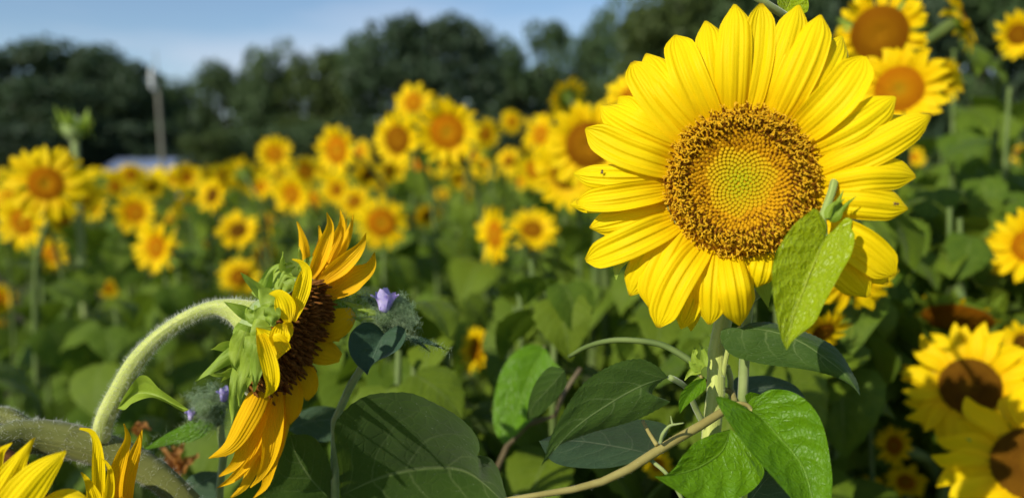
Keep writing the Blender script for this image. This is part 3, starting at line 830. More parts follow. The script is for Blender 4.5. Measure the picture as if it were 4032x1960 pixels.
for i, (xx, yy) in enumerate(spots):
    if any((xx - r.location[0]) ** 2 + (yy - r.location[1]) ** 2 < .03 for r, *_ in FL): continue
    h = canopy(xx, yy) * rnd.uniform(.86, 1.04)
    b = np.array([xx, yy, 0]); tp = np.array([xx + rnd.uniform(-.06, .06), yy + rnd.uniform(-.06, .06), h])
    if yy < 2.2 and stem_in_way(spline([b * .5 + tp * .5, tp], 14), .7): continue
    root = thing('sunflower_plant', b, NEARLAB, 'sunflower plant', 'leafy plants of the rows')
    nl = 20 if yy < 2.1 else (15 if yy < 3 else (12 if yy < 5.2 else 9))
    axis = [b, b * .5 + tp * .5 + [.02, 0, 0], tp]
    zt = add_leaves(root, axis, nl, max(.25, h - .95), h, rnd.uniform(.11, .16) if yy < 2.1 else rnd.uniform(.15, .21), 500 + i)
    if not zt: bpy.data.objects.remove(root); continue
    f_ = min(1, zt / h + .02)
    MB().tube([b, b + (tp - b) * f_ * .5 + [.02 * f_, 0, 0], b + (tp - b) * f_], [.010, .008, .004], 6, 8).build('stem', M['stem_field'], root)
    cnt += 1

g5 = random.Random(8)
KEEP += [(*px('C7', 990, 735), 300, .93), (*px('C7', 1000, 900), 120, .9)]
for k in range(95):
    yy = g5.uniform(.80, 1.45); fr = g5.uniform(-.30, .66) if k % 3 else g5.uniform(.30, .68)
    ytop = (690 if fr < .18 else (650 - 900 * (fr - .18) if fr < .42 else 430)) + g5.uniform(-20, 150)
    h = 1.5 - yy * (ytop - 430) / 1935
    b = np.array([fr * yy, yy, 0]); tp = b + [g5.uniform(-.06, .06), g5.uniform(-.02, .06), h]
    if stem_in_way(spline([b * .4 + tp * .6, tp], 14)): continue
    root = thing('sunflower_plant', b, YOUNGLAB, 'sunflower plant', 'young small leaved plants')
    axis = [b, b * .5 + tp * .5 + [g5.uniform(-.05, .05), 0, 0], tp]
    zt = add_leaves(root, axis, 24, max(.5, h - .55), h, g5.uniform(.075, .115), 900 + k, near=.80)
    if not zt: bpy.data.objects.remove(root); continue
    f_ = min(1, zt / h + .01); q = spline(axis, 20)[:max(4, int(20 * f_))]
    MB().tube(q, [.004] * len(q), 6, 14).build('stem', M['stem_field'], root)

# far rows as one mass
mb = MB(); g = np.random.default_rng(5); V = []
for i in range(7000):
    yy = 11 + 26 * g.uniform() ** 1.3; xx = g.uniform(-.75, .75) * yy
    c = np.array([xx, yy, g.uniform(.7, 1.34)]); nn = nrm(g.normal(size=3) * .7 + [0, -.3, 1]); t1 = nrm(np.cross(nn, g.normal(size=3))); t2 = np.cross(nn, t1); sz = g.uniform(.08, .15)
    V += [c - t1 * sz, c + t2 * sz * .7, c + t1 * sz, c - t2 * sz * .7]
mb.polys(V, [(4 * j, 4 * j + 1, 4 * j + 2, 4 * j + 3) for j in range(len(V) // 4)])
tag(mb.build('field_foliage', M['leaf'], smooth=False, kind='stuff'), 'green leaf mass of the far sunflower rows', 'foliage')
mb = MB(); V = []
for i in range(420):
    yy = 11 + 24 * g.uniform() ** 1.2; xx = g.uniform(-.7, .45) * yy
    c = np.array([xx, yy, g.uniform(1.25, 1.52)]); nn = nrm([g.normal() * .3, -1, .2]); t1 = nrm(np.cross(nn, [0, .1, 1])); t2 = np.cross(nn, t1)
    b0 = len(V); V += [c + nn * .03] + [c + (t1 * math.cos(a) + t2 * math.sin(a)) * (.10 if k % 2 else .075) for k, a in enumerate(np.linspace(0, 2 * math.pi, 12, endpoint=False))]
mb.polys(V, [(13 * j, 13 * j + 1 + k, 13 * j + 1 + (k + 1) % 12) for j in range(len(V) // 13) for k in range(12)], [(0.5, .8)] * len(V))
tag(mb.build('field_blossom', M['petal_field'], smooth=False, kind='stuff'), 'tiny yellow blooms of the far rows', 'blossom')

# ================================================================== THE LARGE SUNFLOWER
HC = P(*px('C3', 683, 640), .48)
HN = nrm(nrm(CAM - HC) + np.array([-.02, 0, .10]))
HX = nrm(np.cross([0, 0, 1.0], HN)); HY = np.cross(HN, HX)
RD = 264 * 1.1183 / F * .48          # disc radius
def onhero(x, y, lift=0.0):
    X, Y = px('C3', x, y)
    r = P(X, Y, 1.0) - CAM
    t = ((HC - CAM) @ HN) / (r @ HN)
    return CAM + r * t + HN * lift
C8S = lambda w_, d: w_ * CROP['C8'][2] / F * d
stem_pts = [HC - HN * .012, HC - HN * .05 + np.array([0, .012, -.02]),
            *W('C8', [(440, 385, .545), (414, 480, .535), (405, 600, .53), (408, 710, .53), (393, 830, .53), (382, 950, .53)])]
b = stem_pts[-1] + np.array([-.03, .05, 0]); b[2] = 0
HERO = thing('sunflower', b, 'huge bright yellow sunflower with greenish disc centre, sharp in front of everything', 'sunflower')
stem_pts = [b, b * .5 + stem_pts[-1] * .5 + np.array([.01, .01, 0])] + stem_pts[::-1]
sr = [.012, .0105] + [C8S(47, .53)] * 2 + [C8S(45, .53), C8S(43, .53), C8S(42, .53), C8S(44, .53), .012, .02]
st = MB().tube(stem_pts, sr, 12, 60).build('stem', M['stem_pale'], HERO)
hairs(MB(), stem_pts, sr, 1800, .0026, .00016, 3, .4, .5, .97).build('stem_hairs', M['hair'], st, kind='stuff')

# disc: receptacle carrying the florets
mb = MB(); n_, m_ = 14, 48
def hz(r): return .0085 * math.exp(-((r - .80) / .30) ** 2) - .0105 * max(0, (r - .78) / .22) ** 2 + .0005
rr = np.linspace(0, 1.02, n_); aa = np.linspace(0, 2 * math.pi, m_, endpoint=False)
G = np.array([[HC + HX * (RD * r * math.cos(a)) + HY * (RD * r * math.sin(a)) + HN * hz(r) for a in aa] for r in rr])
mb.grid(G, None, close=True)
back = [(1.02, -.004), (.9, -.012), (.6, -.02), (.2, -.026)]
mb2 = MB().grid(np.array([[HC + HX * (RD * r * math.cos(a)) + HY * (RD * r * math.sin(a)) + HN * z for a in aa] for r, z in back]), None, close=True)
HEAD = mb.build('flower_head', M['disc_base'], HERO)
mb2.build('receptacle', M['bract_pale'], HEAD)
g = np.random.default_rng(21)
buds, tubes, tips, sleeves = MB(), MB(), MB(), MB()
NF = 1150
hexa = np.linspace(0, 2 * math.pi, 6, endpoint=False)
def stub(mbx, c, ax_, r0, r1, h, u, seg=6, top=.5):
    ax_ = nrm(ax_); e1 = nrm(np.cross(ax_, [.2, .3, .93])); e2 = np.cross(ax_, e1)
    V = []; uv = []
    a_ = np.linspace(0, 2 * math.pi, seg, endpoint=False)
    for (z, r, vv) in ((0, r0, 0), (h * .75, r1, .7), (h, r1 * top, 1)):
        for a in a_: V.append(c + ax_ * z + (e1 * math.cos(a) + e2 * math.sin(a)) * r); uv.append((u, vv))
    fs = [(i * seg + k, i * seg + (k + 1) % seg, (i + 1) * seg + (k + 1) % seg, (i + 1) * seg + k) for i in (0, 1) for k in range(seg)]
    fs.append(tuple(2 * seg + k for k in range(seg)))
    mbx.polys(V, fs, uv)
sp = RD * .952 / math.sqrt(NF)
for k in range(NF):
    r = math.sqrt((k + .5) / NF); t = k * 2.399963
    ct, s_t = math.cos(t), math.sin(t)
    rad = HX * ct + HY * s_t
    rim = .455 + .03 * math.sin(t * 3 + 1) + .02 * math.sin(t * 7)
    c = HC + rad * RD * r * .965 + HN * (hz(r) - .0008)
    if r < rim:
        stub(buds, c, HN + rad * r * .25, sp * 1.08, sp * 1.0, .0021 + g.uniform(-.0003, .0003), r / rim * .42, 6, .62)
    elif r < .66:
        ax_ = HN + rad * (.25 + r * .5) + g.normal(size=3) * .10
        stub(sleeves, c, ax_, sp * 1.1, sp * .75, .0030, .6, 6, .6)
        if g.uniform() < .42:
            stub(tubes, c + nrm(ax_) * .0022, ax_, sp * .52, sp * .42, .0026 * g.uniform(.7, 1.3), 1, 5, .5)
    else:
        ax_ = HN * (1.25 - r * .35) + rad * (r * .60) + g.normal(size=3) * .22
        ln = .0052 * g.uniform(.7, 1.25)
        stub(tubes, c, ax_, sp * .62, sp * .46, ln, 1, 5, .6)
        tp = c + nrm(ax_) * ln
        for q in range(2 if g.uniform() < .85 else 1):
            d0 = nrm(g.normal(size=3) + HN * .3); e = tp + nrm(ax_) * .0008 + d0 * .0015 * g.uniform(.7, 1.5)
            f_ = e + nrm(g.normal(size=3) - HN * .2) * .0011
            tips.tube([tp - nrm(ax_) * .0004, e, f_], [.00044, .00044, .00026], 4, 4, cap=False)
buds.build('unopened_florets', M['floret'], HEAD, smooth=False, kind='stuff')
sleeves.build('opening_florets', M['disc_base'], HEAD, kind='stuff')
tubes.build('anther_tubes', M['brown'], HEAD, kind='stuff')
tips.build('stigma_curls', M['stigma'], HEAD, kind='stuff')

# petals: base, tip, width (crop C3), layer (+ nearer), sideways bow
HP = [(655,385,665,20,118,1,0),(712,370,757,15,104,0,12),(768,372,888,20,112,-1,10),(822,395,966,55,126,2,10),(868,410,1052,108,112,-1,16),
 (908,455,1116,205,128,2,22),(950,515,1226,345,112,1,18),(955,545,1282,395,96,-1,10),(972,605,1346,414,106,2,14),(972,645,1307,618,108,1,-14),
 (950,705,1280,732,112,0,-6),(960,800,1228,970,122,0,-16),(905,840,1140,1046,118,-1,-10),(770,890,745,1012,92,-2,0),(690,905,716,1098,64,-1,8),
 (640,900,678,1150,104,1,-6),(588,890,572,1144,108,0,4),(536,878,398,1150,116,2,14),(478,820,368,1086,140,1,10),(448,800,292,1040,120,-1,8),
 (432,790,143,917,112,2,-8),(412,735,150,802,96,-1,-4),(400,705,68,714,84,-2,4),(400,672,112,712,92,1,-10),(408,615,98,612,92,0,-12),
 (430,580,147,460,118,2,-16),(456,505,184,364,108,0,-14),(492,462,302,214,126,-1,-10),(534,442,344,180,124,1,-14),(572,412,452,114,118,0,-10),
 (612,390,560,58,106,-1,-6),(800,380,935,62,90,-3,0),(520,880,505,1172,70,-3,0),(585,890,470,1160,80,-3,0),(450,560,250,330,90,-3,0),(940,760,1210,1000,110,-3,0),(935,650,1180,690,100,-3,0)]
for i, (bx, by, tx, ty, w_, ly, bow) in enumerate(HP):
    g2 = random.Random(i)
    v = np.array([tx - bx, ty - by], float); pv = np.array([-v[1], v[0]]) / np.linalg.norm(v)
    q = lambda f_, l_: onhero(bx + v[0] * f_ + pv[0] * bow * math.sin(f_ * math.pi), by + v[1] * f_ + pv[1] * bow * math.sin(f_ * math.pi), l_)
    z0 = ly * .0022
    arch = g2.uniform(.004, .009); tipz = g2.uniform(-.012, .004)
    pts = [q(-.06, -.004 + z0 * .3), q(.2, z0 + arch * .55), q(.5, z0 + arch), q(.8, z0 + arch * .6 + tipz * .45), q(1.0, z0 + tipz)]
    wm = w_ * 1.1183 / F * .48
    mb = MB(); ribbon(mb, pts, [wm * x for x in (.76, .94, 1.02, 1.06, 1.06, 1.0, .82, .10)], 20, 17, HN, cup=-.0035 * (1 if g2.random() < .75 else -.6), ridge=.0009, nr=g2.choice([1.0, 1.5, 1.5, 2.0]), wave=.0006, twist=[0, 0, g2.uniform(-.22, .22)], seed=i)
    mb.build('petal', M['petal'], HEAD)
# bracts behind the petals
for i in range(22):
    a = i * 2 * math.pi / 22 + .1; d_ = HX * math.cos(a) + HY * math.sin(a)
    mb = MB(); ln = g.uniform(.030, .046)
    ribbon(mb, [HC + d_ * RD * .85 - HN * .010, HC + d_ * (RD + ln * .4) - HN * .012, HC + d_ * (RD + ln) - HN * (.016 + g.uniform(0, .012))], [.014, .017, .010, .0006], 8, 5, HN, cup=-.001)
    mb.build('bract', M['bract'], HEAD)
mb = MB(); ribbon(mb, W('C3', [(330, 880, .50), (275, 905, .50), (250, 945, .50), (247, 985, .50)]), [.006, .009, .006, .0005], 10, 5, cup=.001)
mb.build('bract', M['bract'], HEAD)

def tube_px(name, c, pts, r, mat, parent, seg=8, n=None, tail=None):
    """stalk through crop points (x,y,d); r in crop pixels"""
    Pw = list(W(c, pts)); s_ = CROP[c][2]
    R = [ (r[i] if isinstance(r, (list, tuple)) else r) * s_ / F * pts[i][2] for i in range(len(pts))]
    if tail is not None: Pw += [np.array(t) for t in tail]; R += [R[-1]] * len(tail)
    return MB().tube(Pw, R, seg, n).build(name, mat, parent), Pw, R

def leaf_px(name, c, mid, left, right, mat, parent, d0, d1, eL=0., eR=0., **kw):
    """leaf from measured outline; d0/d1 = distance of base and tip"""
    def dd(pl, dist):
        ln = np.concatenate([[0], np.cumsum(np.linalg.norm(np.diff(np.array(pl, float), axis=0), axis=1))]); ln /= ln[-1]
        return W(c, [(p[0], p[1], dist[0] + (dist[1] - dist[0]) * t) for p, t in zip(pl, ln)])
    mb = MB(); patch(mb, dd(mid, (d0, d1)), dd(left, (d0, d1)), dd(right, (d0, d1)), eL, eR, **kw)
    return mb.build(name, mat, parent)

# leaves of the large sunflower
lf = leaf_px('leaf', 'C7', [(1700,642),(1560,690),(1400,780),(1220,910),(1062,1090)],
   [(1700,642),(1650,590),(1570,552),(1480,560),(1380,600),(1290,660),(1220,740),(1160,840),(1110,940),(1085,1020),(1062,1090)],
   [(1700,642),(1640,690),(1618,740),(1650,772),(1717,768),(1650,810),(1560,855),(1450,890),(1330,920),(1230,955),(1150,985),(1110,1015),(1062,1090)],
   M['leaf_hero'], HERO, .50, .455, .004, -.012, n=60, m=8, rough=.0006, vein=.0009, nv=5, jag=.0005)
tube_px('petiole', 'C8', [(175, 645, .50), (215, 665, .505), (265, 705, .515), (300, 790, .525), (345, 880, .53)], 15, M['stem'], HERO)
leaf_px('leaf', 'C7', [(1620,1030),(1450,995),(1250,965),(1050,965)], [(1620,1030),(1700,900),(1600,860),(1400,862),(1200,900),(1050,965)],
   [(1620,1030),(1560,1060),(1400,1098),(1200,1092),(1110,1060),(1050,965)], M['leaf_grey'], HERO, .56, .53, .004, .006, n=40, vein=.0007, rough=.0006)
tube_px('petiole', 'C7', [(1620, 1030, .56), (1680, 990, .55), (1800, 930, .54), (1890, 880, .532)], 10, M['stem'], HERO)
leaf_px('leaf', 'CA', [(350,150),(560,170),(750,240),(900,340),(1040,455),(1132,590)],
   [(350,150),(420,115),(520,105),(600,120),(700,150),(790,175),(880,215),(960,260),(1030,340),(1080,430),(1120,510),(1132,590)],
   [(350,150),(280,146),(228,165),(222,220),(245,280),(300,330),(420,370),(560,395),(700,410),(830,430),(960,465),(1060,515),(1110,560),(1132,590)],
   M['leaf_hero'], HERO, .495, .475, -.016, -.006, n=60, m=8, vein=.0009, nv=5, rough=.0006, jag=.0004)
tube_px('petiole', 'CA', [(350, 152, .497), (300, 200, .515), (265, 330, .522), (240, 480, .53)], 16, M['stem_pale'], HERO)
leaf_px('leaf', 'CA', [(310,620),(450,540),(620,540),(775,600)], [(310,620),(316,480),(420,462),(520,458),(620,480),(720,530),(775,600)],
   [(310,620),(400,600),(500,610),(640,612),(775,600)], M['leaf_grey'], HERO, .56, .60, .0, .01, n=40, vein=.0007, rough=.0006)
tube_px('petiole', 'CA', [(310, 620, .56), (290, 560, .55), (290, 480, .54), (268, 400, .53)], 20, M['stem'], HERO)
tube_px('petiole', 'C8', [(-330, 540, .60), (-240, 490, .585), (-120, 460, .57), (0, 460, .56), (130, 480, .55), (230, 530, .54), (330, 600, .53)], [10, 12, 14, 15, 16, 17, 18], M['stem_field'], HERO)
leaf_px('leaf', 'C7', [(1180,610),(1100,700),(1020,790),(990,860)], [(1180,610),(1110,590),(1040,660),(1000,760),(990,860)], [(1180,610),(1190,680),(1130,760),(1060,830),(990,860)], M['leaf_hero'], HERO, .60, .66, 0, 0, n=30)
# leaf axil shoots
leaf_px('leaf', 'C8', [(355,645),(320,680),(270,740),(225,828)], [(355,645),(290,665),(235,720),(220,780),(225,828)], [(355,645),(356,700),(310,745),(262,785),(225,828)], M['bind'], HERO, .515, .50, .004, .004, n=30, m=6, vein=.0012, nv=6)
for (pts, w_) in (([(340,600),(300,560),(295,500)], 50), ([(330,610),(280,620),(250,660)], 40), ([(350,590),(345,520),(325,470)], 40), ([(300,530),(305,510),(300,490)], 25), ([(330,600),(290,590),(270,560)], 45), ([(330,650),(300,690),(310,760)], 40)):
    mb = MB(); ribbon(mb, W('C8', pts, .515), [C8S(w_ * .7, .51), C8S(w_, .51), C8S(w_ * .5, .51), .0005], 10, 5, cup=.001, wave=.0006)
    mb.build('axil_leaf', M['bract'], HERO)

# ---- two tiny insects sitting on the petals
M['insect'] = plain_mat('insect_brown', (.05, .025, .01), (.12, .06, .02), 900, .4)
for (x, y, lab) in ((207, 610, 'tiny brown fly sitting on a petal opposite the hanging leaf'), (1224, 722, 'tiny dark beetle sitting near the tip of a petal above the leaf shadow')):
    c = onhero(x, y, .0095); e = HX if x > 1000 else HY
    o = thing('insect', c - HN * .0012, lab, 'insect')
    mb = MB(); mb.tube([c - e * .0014, c - e * .0008, c, c + e * .0008, c + e * .0013], [.0002, .0007, .0005, .0007, .0003], 8, 14); mb.build('body', M['insect'], o)
    sd = np.cross(e, HN)
    for s_ in (-1, 1):
        mb = MB(); ribbon(mb, [c + HN * .0005 + e * .0004, c + HN * .0007 + sd * s_ * .0005 - e * .0009, c + HN * .0004 + sd * s_ * .0007 - e * .0018], [.0002, .0006, .0002], 6, 3, HN); mb.build('wing', M['insect'], o)
        for k in (-1, 0, 1):
            MB().tube([c + e * k * .0006, c + sd * s_ * .0009 + e * k * .0007, c + sd * s_ * .0013 + e * k * .0010 - HN * .0009], [.00008] * 3, 4).build('leg', M['insect'], o)

# ================================================================== BINDWEED hanging over the disc
vb = P(*px('CB', -60, 905), .52); vbase = vb + np.array([-.05, .10, 0]); vbase[2] = 0
VINE = thing('bindweed', vbase, 'bindweed with a yellow green heart shaped leaf hanging over the sunflower disc', 'bindweed')
MB().tube([vbase, vbase * .5 + vb * .5 + [.03, 0, 0], *W('CB', [(-60, 905, .52), (40, 830, .515), (110, 765, .51), (260, 640, .505), (420, 420, .515), (560, 120, .53), (560, -300, .55), (250, -750, .56)]), *W('D', [(1985, 48, .53), (1930, 12, .52), (1870, -30, .51)])],
          [.0028] * 2 + [.0035, .0034, .0032, .003, .003, .003, .003, .003] + [.0028] * 3, 8, 80).build('stem', M['stem'], VINE)
tube_px('petiole', 'CB', [(535, 20, .500), (520, 60, .474), (508, 120, .460), (482, 210, .452), (450, 290, .448), (432, 345, .446), (445, 400, .445), (456, 468, .443)], [27, 27, 27, 26, 25, 24, 18, 12], M['stem_vine'], VINE, 10, 30)
leaf_px('leaf', 'CB', [(455,465),(380,640),(300,840),(240,1000),(195,1215)],
   [(455,465),(456,400),(430,340),(385,288),(320,330),(250,390),(190,470),(140,560),(108,650),(103,750),(112,860),(120,950),(140,1050),(165,1150),(195,1215)],
   [(455,465),(500,430),(540,390),(590,345),(628,370),(615,410),(640,460),(620,580),(560,690),(500,800),(440,910),(380,1030),(300,1100),(240,1150),(195,1215)],
   M['bind_pale'], VINE, .443, .432, .006, .008, n=60, m=9, rough=.0006, vein=.0013, nv=7)
for k, (pts, w_) in enumerate((([(480,345),(510,290),(545,220),(570,165)], 46), ([(485,348),(540,310),(600,250),(652,206)], 40), ([(478,345),(500,300),(530,260),(577,220)], 44), ([(470,350),(490,290),(520,250),(555,235)], 70), ([(475,355),(530,335),(555,300),(575,270)], 64), ([(465,350),(470,310),(500,260),(520,235)], 50))):
    mb = MB(); s_ = CROP['CB'][2] / F * .45
    ribbon(mb, W('CB', pts, .447 - .0015 * k), [w_ * .6 * s_, w_ * s_, w_ * .55 * s_, .0003], 10, 5, cup=-.0012)
    mb.build('sepal', M['leaf_shoot'], VINE)
mb = MB(); mb.tube(W('CB', [(462, 352, .452), (500, 310, .453), (535, 275, .453), (560, 250, .453)]), [.0016, .0028, .0024, .0005], 10); mb.build('bud', M['leaf_shoot'], VINE)
leaf_px('leaf', 'D', [(1968,38),(1985,10),(1995,-40)], [(1968,38),(1955,5),(1962,-20),(1995,-40)], [(1968,38),(2028,32),(2032,0),(1995,-40)], M['bind_pale'], VINE, .53, .53, .003, .003, n=24, vein=.001)

# ================================================================== BINDWEED twining at the foot of the large stem
vp = [(-1600*1.0+0, 0, 0)]
va = W('C8', [(-640, 1262, .47), (-420, 1225, .475), (-230, 1190, .48), (-60, 1122, .485), (150, 990, .495), (300, 905, .505), (440, 818, .512), (500, 770, .525), (490, 720, .545), (400, 690, .548), (330, 640, .53)])
gb = va[0] + np.array([-.25, .05, -.1]); gb2 = gb + np.array([-.1, .1, 0]); gb2[2] = 0
V2 = thing('bindweed', gb2, 'bindweed with an olive stalk and two bright folded leaves at the main stem foot', 'bindweed')
rv_ = [.0022, .0026] + [C8S(x, .5) for x in (13, 15, 18, 21, 23, 23, 21, 18, 16, 12, 8)]
MB().tube([gb2, gb, *va], rv_, 10, 90).build('stem', M['vine'], V2)
hairs(MB(), [gb, *va], rv_[1:], 500, .0014, .0001, 8, .5, .2, 1).build('stem_hairs', M['hair'], V2, kind='stuff')
leaf_px('leaf', 'CA', [(430,690),(520,760),(600,850),(700,960),(780,1090),(850,1390)],
   [(430,690),(320,625),(207,600),(235,680),(300,780),(420,940),(540,1080),(660,1220),(760,1330),(850,1390)],
   [(430,690),(440,625),(520,560),(600,548),(700,570),(800,640),(870,740),(910,860),(935,1000),(950,1150),(930,1300),(850,1390)],
   M['bind'], V2, .475, .455, .016, .006, n=60, m=9, vein=.0014, nv=7, rough=.0005)
tube_px('petiole', 'CA', [(430, 690, .476), (400, 650, .49), (330, 640, .505), (270, 690, .51)], 14, M['vine'], V2)
leaf_px('leaf', 'C8', [(480,905),(440,1010),(330,1090),(210,1130),(95,1142)], [(480,905),(380,935),(300,975),(240,1040),(190,1110),(140,1138),(95,1142)],
   [(480,905),(560,960),(640,1080),(650,1130),(600,1200),(520,1250),(400,1290),(300,1270),(200,1210),(95,1142)], M['bind'], V2, .485, .455, .002, .004, n=60, m=9, vein=.0022, nv=6, rough=.0012)
leaf_px('leaf', 'CA', [(400,640),(440,600),(505,585)], [(400,640),(385,590),(420,565),(505,585)], [(400,640),(420,660),(470,640),(505,585)], M['bind'], V2, .50, .50, .003, .002, n=16, vein=.0008)
leaf_px('leaf', 'C8', [(560,1290),(640,1180),(700,1120)], [(560,1290),(580,1180),(640,1120),(700,1120)], [(560,1290),(760,1330),(800,1240),(700,1120)], M['leaf_grey'], V2, .52, .50, 0, 0, n=20)
tube_px('tendril', 'C8', [(128, 975, .49), (140, 930, .487), (175, 888, .485), (210, 880, .484), (245, 874, .483)], [10, 9, 7, 5, 3], M['stem'], V2)
tube_px('tendril', 'C8', [(190, 885, .485), (184, 860, .485), (180, 838, .485)], [6, 4, 2], M['stem'], V2)
tube_px('petiole', 'C8', [(110, 985, .492), (75, 930, .50), (40, 865, .51)], [12, 10, 10], M['vine'], V2)
tube_px('petiole', 'C8', [(80, 1060, .495), (160, 1130, .49), (240, 1260, .49)], [10, 10, 10], M['stem'], V2)

# ================================================================== DROOPING SIDE-ON SUNFLOWER on a branch of the thick stem
S6 = CROP['C6'][2] / F
D0 = .55
thick = [(965, 1310, .56), (880, 1215, .56), (750, 1110, .56), (600, 1040, .56), (430, 985, .555), (250, 945, .55), (80, 945, .54), (-80, 1010, .52), (-230, 1180, .50)]
tw_ = list(W('C5', thick))
gb = tw_[0] + np.array([.06, .10, 0]); gb[2] = 0
SIDE = thing('sunflower', gb, 'side-on sunflower with drooping petals on a pale downy arched branch', 'sunflower')
r5 = [CROP['C5'][2] / F * .55 * x for x in (62, 66, 74, 84, 88, 86, 84, 70, 55)]
tpts = [gb, gb * .5 + tw_[0] * .5] + tw_
trad = [.012, .011] + r5
ts_ = MB().tube(tpts, trad, 16, 90).build('stem', M['stem_dark'], SIDE)
hairs(MB(), tpts, trad, 16000, .0040, .00018, 4, .7, .35, 1).build('stem_hairs', M['hair'], ts_, kind='stuff')
br = [(505, 960, .552), (530, 850, .55), (590, 730, .55), (680, 570, .55), (800, 440, .55), (950, 340, .55), (1080, 295, .55), (1180, 310, .55), (1255, 345, .55)]
bpts = list(W('C5', br)); brad = [CROP['C5'][2] / F * .55 * x for x in (46, 46, 47, 43, 37, 35, 38, 62, 95)]
bo = MB().tube(bpts, brad, 16, 70).build('branch', M['stem_pale'], SIDE)
hairs(MB(), bpts, brad, 5500, .0038, .00018, 5, .45, 0, 1).build('branch_hairs', M['hair'], bo, kind='stuff')
# head frame
SA = W('C6', [(488, 586)], D0)[0]
eV = nrm(W('C6', [(632, 325)], D0)[0] - W('C6', [(415, 825)], D0)[0])     # along the visible disc
ax0 = nrm(np.cross(eV, cF)); ax0 = ax0 if ax0 @ cR > 0 else -ax0
SN = nrm(ax0 * math.cos(.17) - cF * math.sin(.17))
SX = np.cross(SN, eV); RS = np.linalg.norm(W('C6', [(632, 325)], D0)[0] - W('C6', [(415, 825)], D0)[0]) / 2
aa = np.linspace(0, 2 * math.pi, 40, endpoint=False)
ring = lambda prof: np.array([[SA + (eV * math.cos(a) + SX * math.sin(a)) * RS * r + SN * z for a in aa] for r, z in prof])
SH = MB().grid(ring([(0, .004), (.3, .0045), (.6, .004), (.85, .001), (1.0, -.004)]), None, close=True).build('flower_head', M['disc_base_dk'], SIDE)
MB().grid(ring([(1.0, -.004), (1.03, -.008), (.95, -.015), (.72, -.024), (.48, -.031), (.32, -.037)]), None, close=True).build('receptacle', M['bract_pale'], SH)
rods, fuzz = MB(), MB(); g = np.random.default_rng(31)
for k in range(620):
    r = math.sqrt((k + .5) / 620); t = k * 2.399963
    rad = eV * math.cos(t) + SX * math.sin(t)
    c = SA + rad * RS * r * .98 + SN * (.003 - .006 * r ** 3)
    ax_ = SN + rad * (.10 + .35 * r) + g.normal(size=3) * .10
    big = g.uniform() < .34
    ln = g.uniform(.009, .0145) if big else g.uniform(.005, .009)
    stub(rods, c, ax_, .0010, .00125 if big else .0010, ln, 1, 5, .45)
    if r > .75 and g.uniform() < .7:
        stub(fuzz, c, ax_ + rad * .3, .0011, .0008, g.uniform(.004, .008), 1, 4, .4)
rods.build('anther_tubes', M['brown_dk'], SH, kind='stuff'); fuzz.build('outer_florets', M['brown'], SH, kind='stuff')

def pet6(pts, wid, d, mat='petal_deep', parent=None, name='petal', cup=.002, ridge=.0004, wave=.0008, tw=None, crop='C6', n=22, m=11, seed=0, nr=1.0):
    pts = [(p[0], p[1], p[2] if len(p) > 2 else d) for p in pts]
    s_ = CROP[crop][2] / F * d
    mb = MB(); ribbon(mb, W(crop, pts), [x * s_ for x in wid], n, m, cup=cup, ridge=ridge, nr=nr, wave=wave, twist=tw, seed=seed)
    return mb.build(name, M[mat], parent or SH)
SP = [([(550,300),(538,230),(530,165),(506,78)], [26,40,46,40,24,3], .560, .5),
 ([(556,335),(600,240),(632,150),(645,90),(632,40)], [20,50,62,56,36,4], .552, -.3),
 ([(578,338),(630,250),(680,150),(700,80),(689,26)], [20,46,56,50,30,4], .560, .2),
 ([(600,330),(660,240),(715,150),(735,95),(744,48)], [20,44,50,44,26,4], .566, .3),
 ([(590,350),(650,300),(720,240),(778,180),(800,124)], [20,58,78,66,38,4], .548, -.3),
 ([(640,398),(690,355),(750,315),(815,270),(836,208)], [40,88,108,84,46,4], .556, -.2),
 ([(640,300),(700,290),(760,275)], [20,34,20,3], .575, .0),
 ([(485,498),(512,420),(535,340),(545,280),(520,250),(486,238)], [24,40,50,54,44,22,3], .524, .2),
 ([(470,506),(462,460),(448,415),(425,385),(389,382)], [20,50,66,58,30,3], .520, .15),
 ([(450,640),(420,610),(380,580),(333,527)], [60,84,78,46,3], .518, .1),
 ([(352,556),(374,630),(394,710),(398,780),(366,832)], [30,50,54,50,36,3], .510, .25),
 ([(445,512),(436,545),(432,590),(428,628)], [26,56,66,50,14], .520, .0),
 ([(455,500),(470,520),(465,560),(440,580)], [20,30,36,10], .526, .4),
 ([(570,560),(640,530),(700,495),(748,462)], [60,105,126,110,50], .575, .0),
 ([(600,520),(660,560),(690,580)], [70,90,60,20], .580, .0),
 ([(520,600),(590,620),(650,640),(692,655)], [60,104,118,96,36], .572, .2),
 ([(525,660),(545,720),(558,780),(550,838)], [50,74,86,70,12], .568, -.2),
 ([(480,740),(495,800),(490,880),(474,940)], [50,68,72,52,8], .560, .2),
 ([(384,700),(350,800),(290,920),(220,1030),(131,1081)], [44,80,100,92,60,5], .525, -.4),
 ([(392,750),(340,900),(290,1020),(240,1110),(174,1158)], [40,72,84,72,44,5], .535, .3),
 ([(405,780),(350,960),(300,1080),(240,1160),(166,1207)], [40,66,74,60,38,4], .545, .4),
 ([(410,790),(360,980),(320,1110),(280,1200),(218,1256)], [40,68,78,62,40,4], .550, -.3),
 ([(425,800),(405,950),(385,1080),(350,1160),(308,1206)], [40,72,84,66,38,4], .540, .2),
 ([(430,800),(412,1000),(390,1120),(370,1200),(318,1254)], [40,74,84,64,38,4], .552, -.2),
 ([(442,780),(446,900),(436,1000),(420,1080),(395,1130)], [44,64,70,54,34,4], .558, .3),
 ([(370,690),(360,720),(340,760)], [30,36,20,4], .53, .5)]
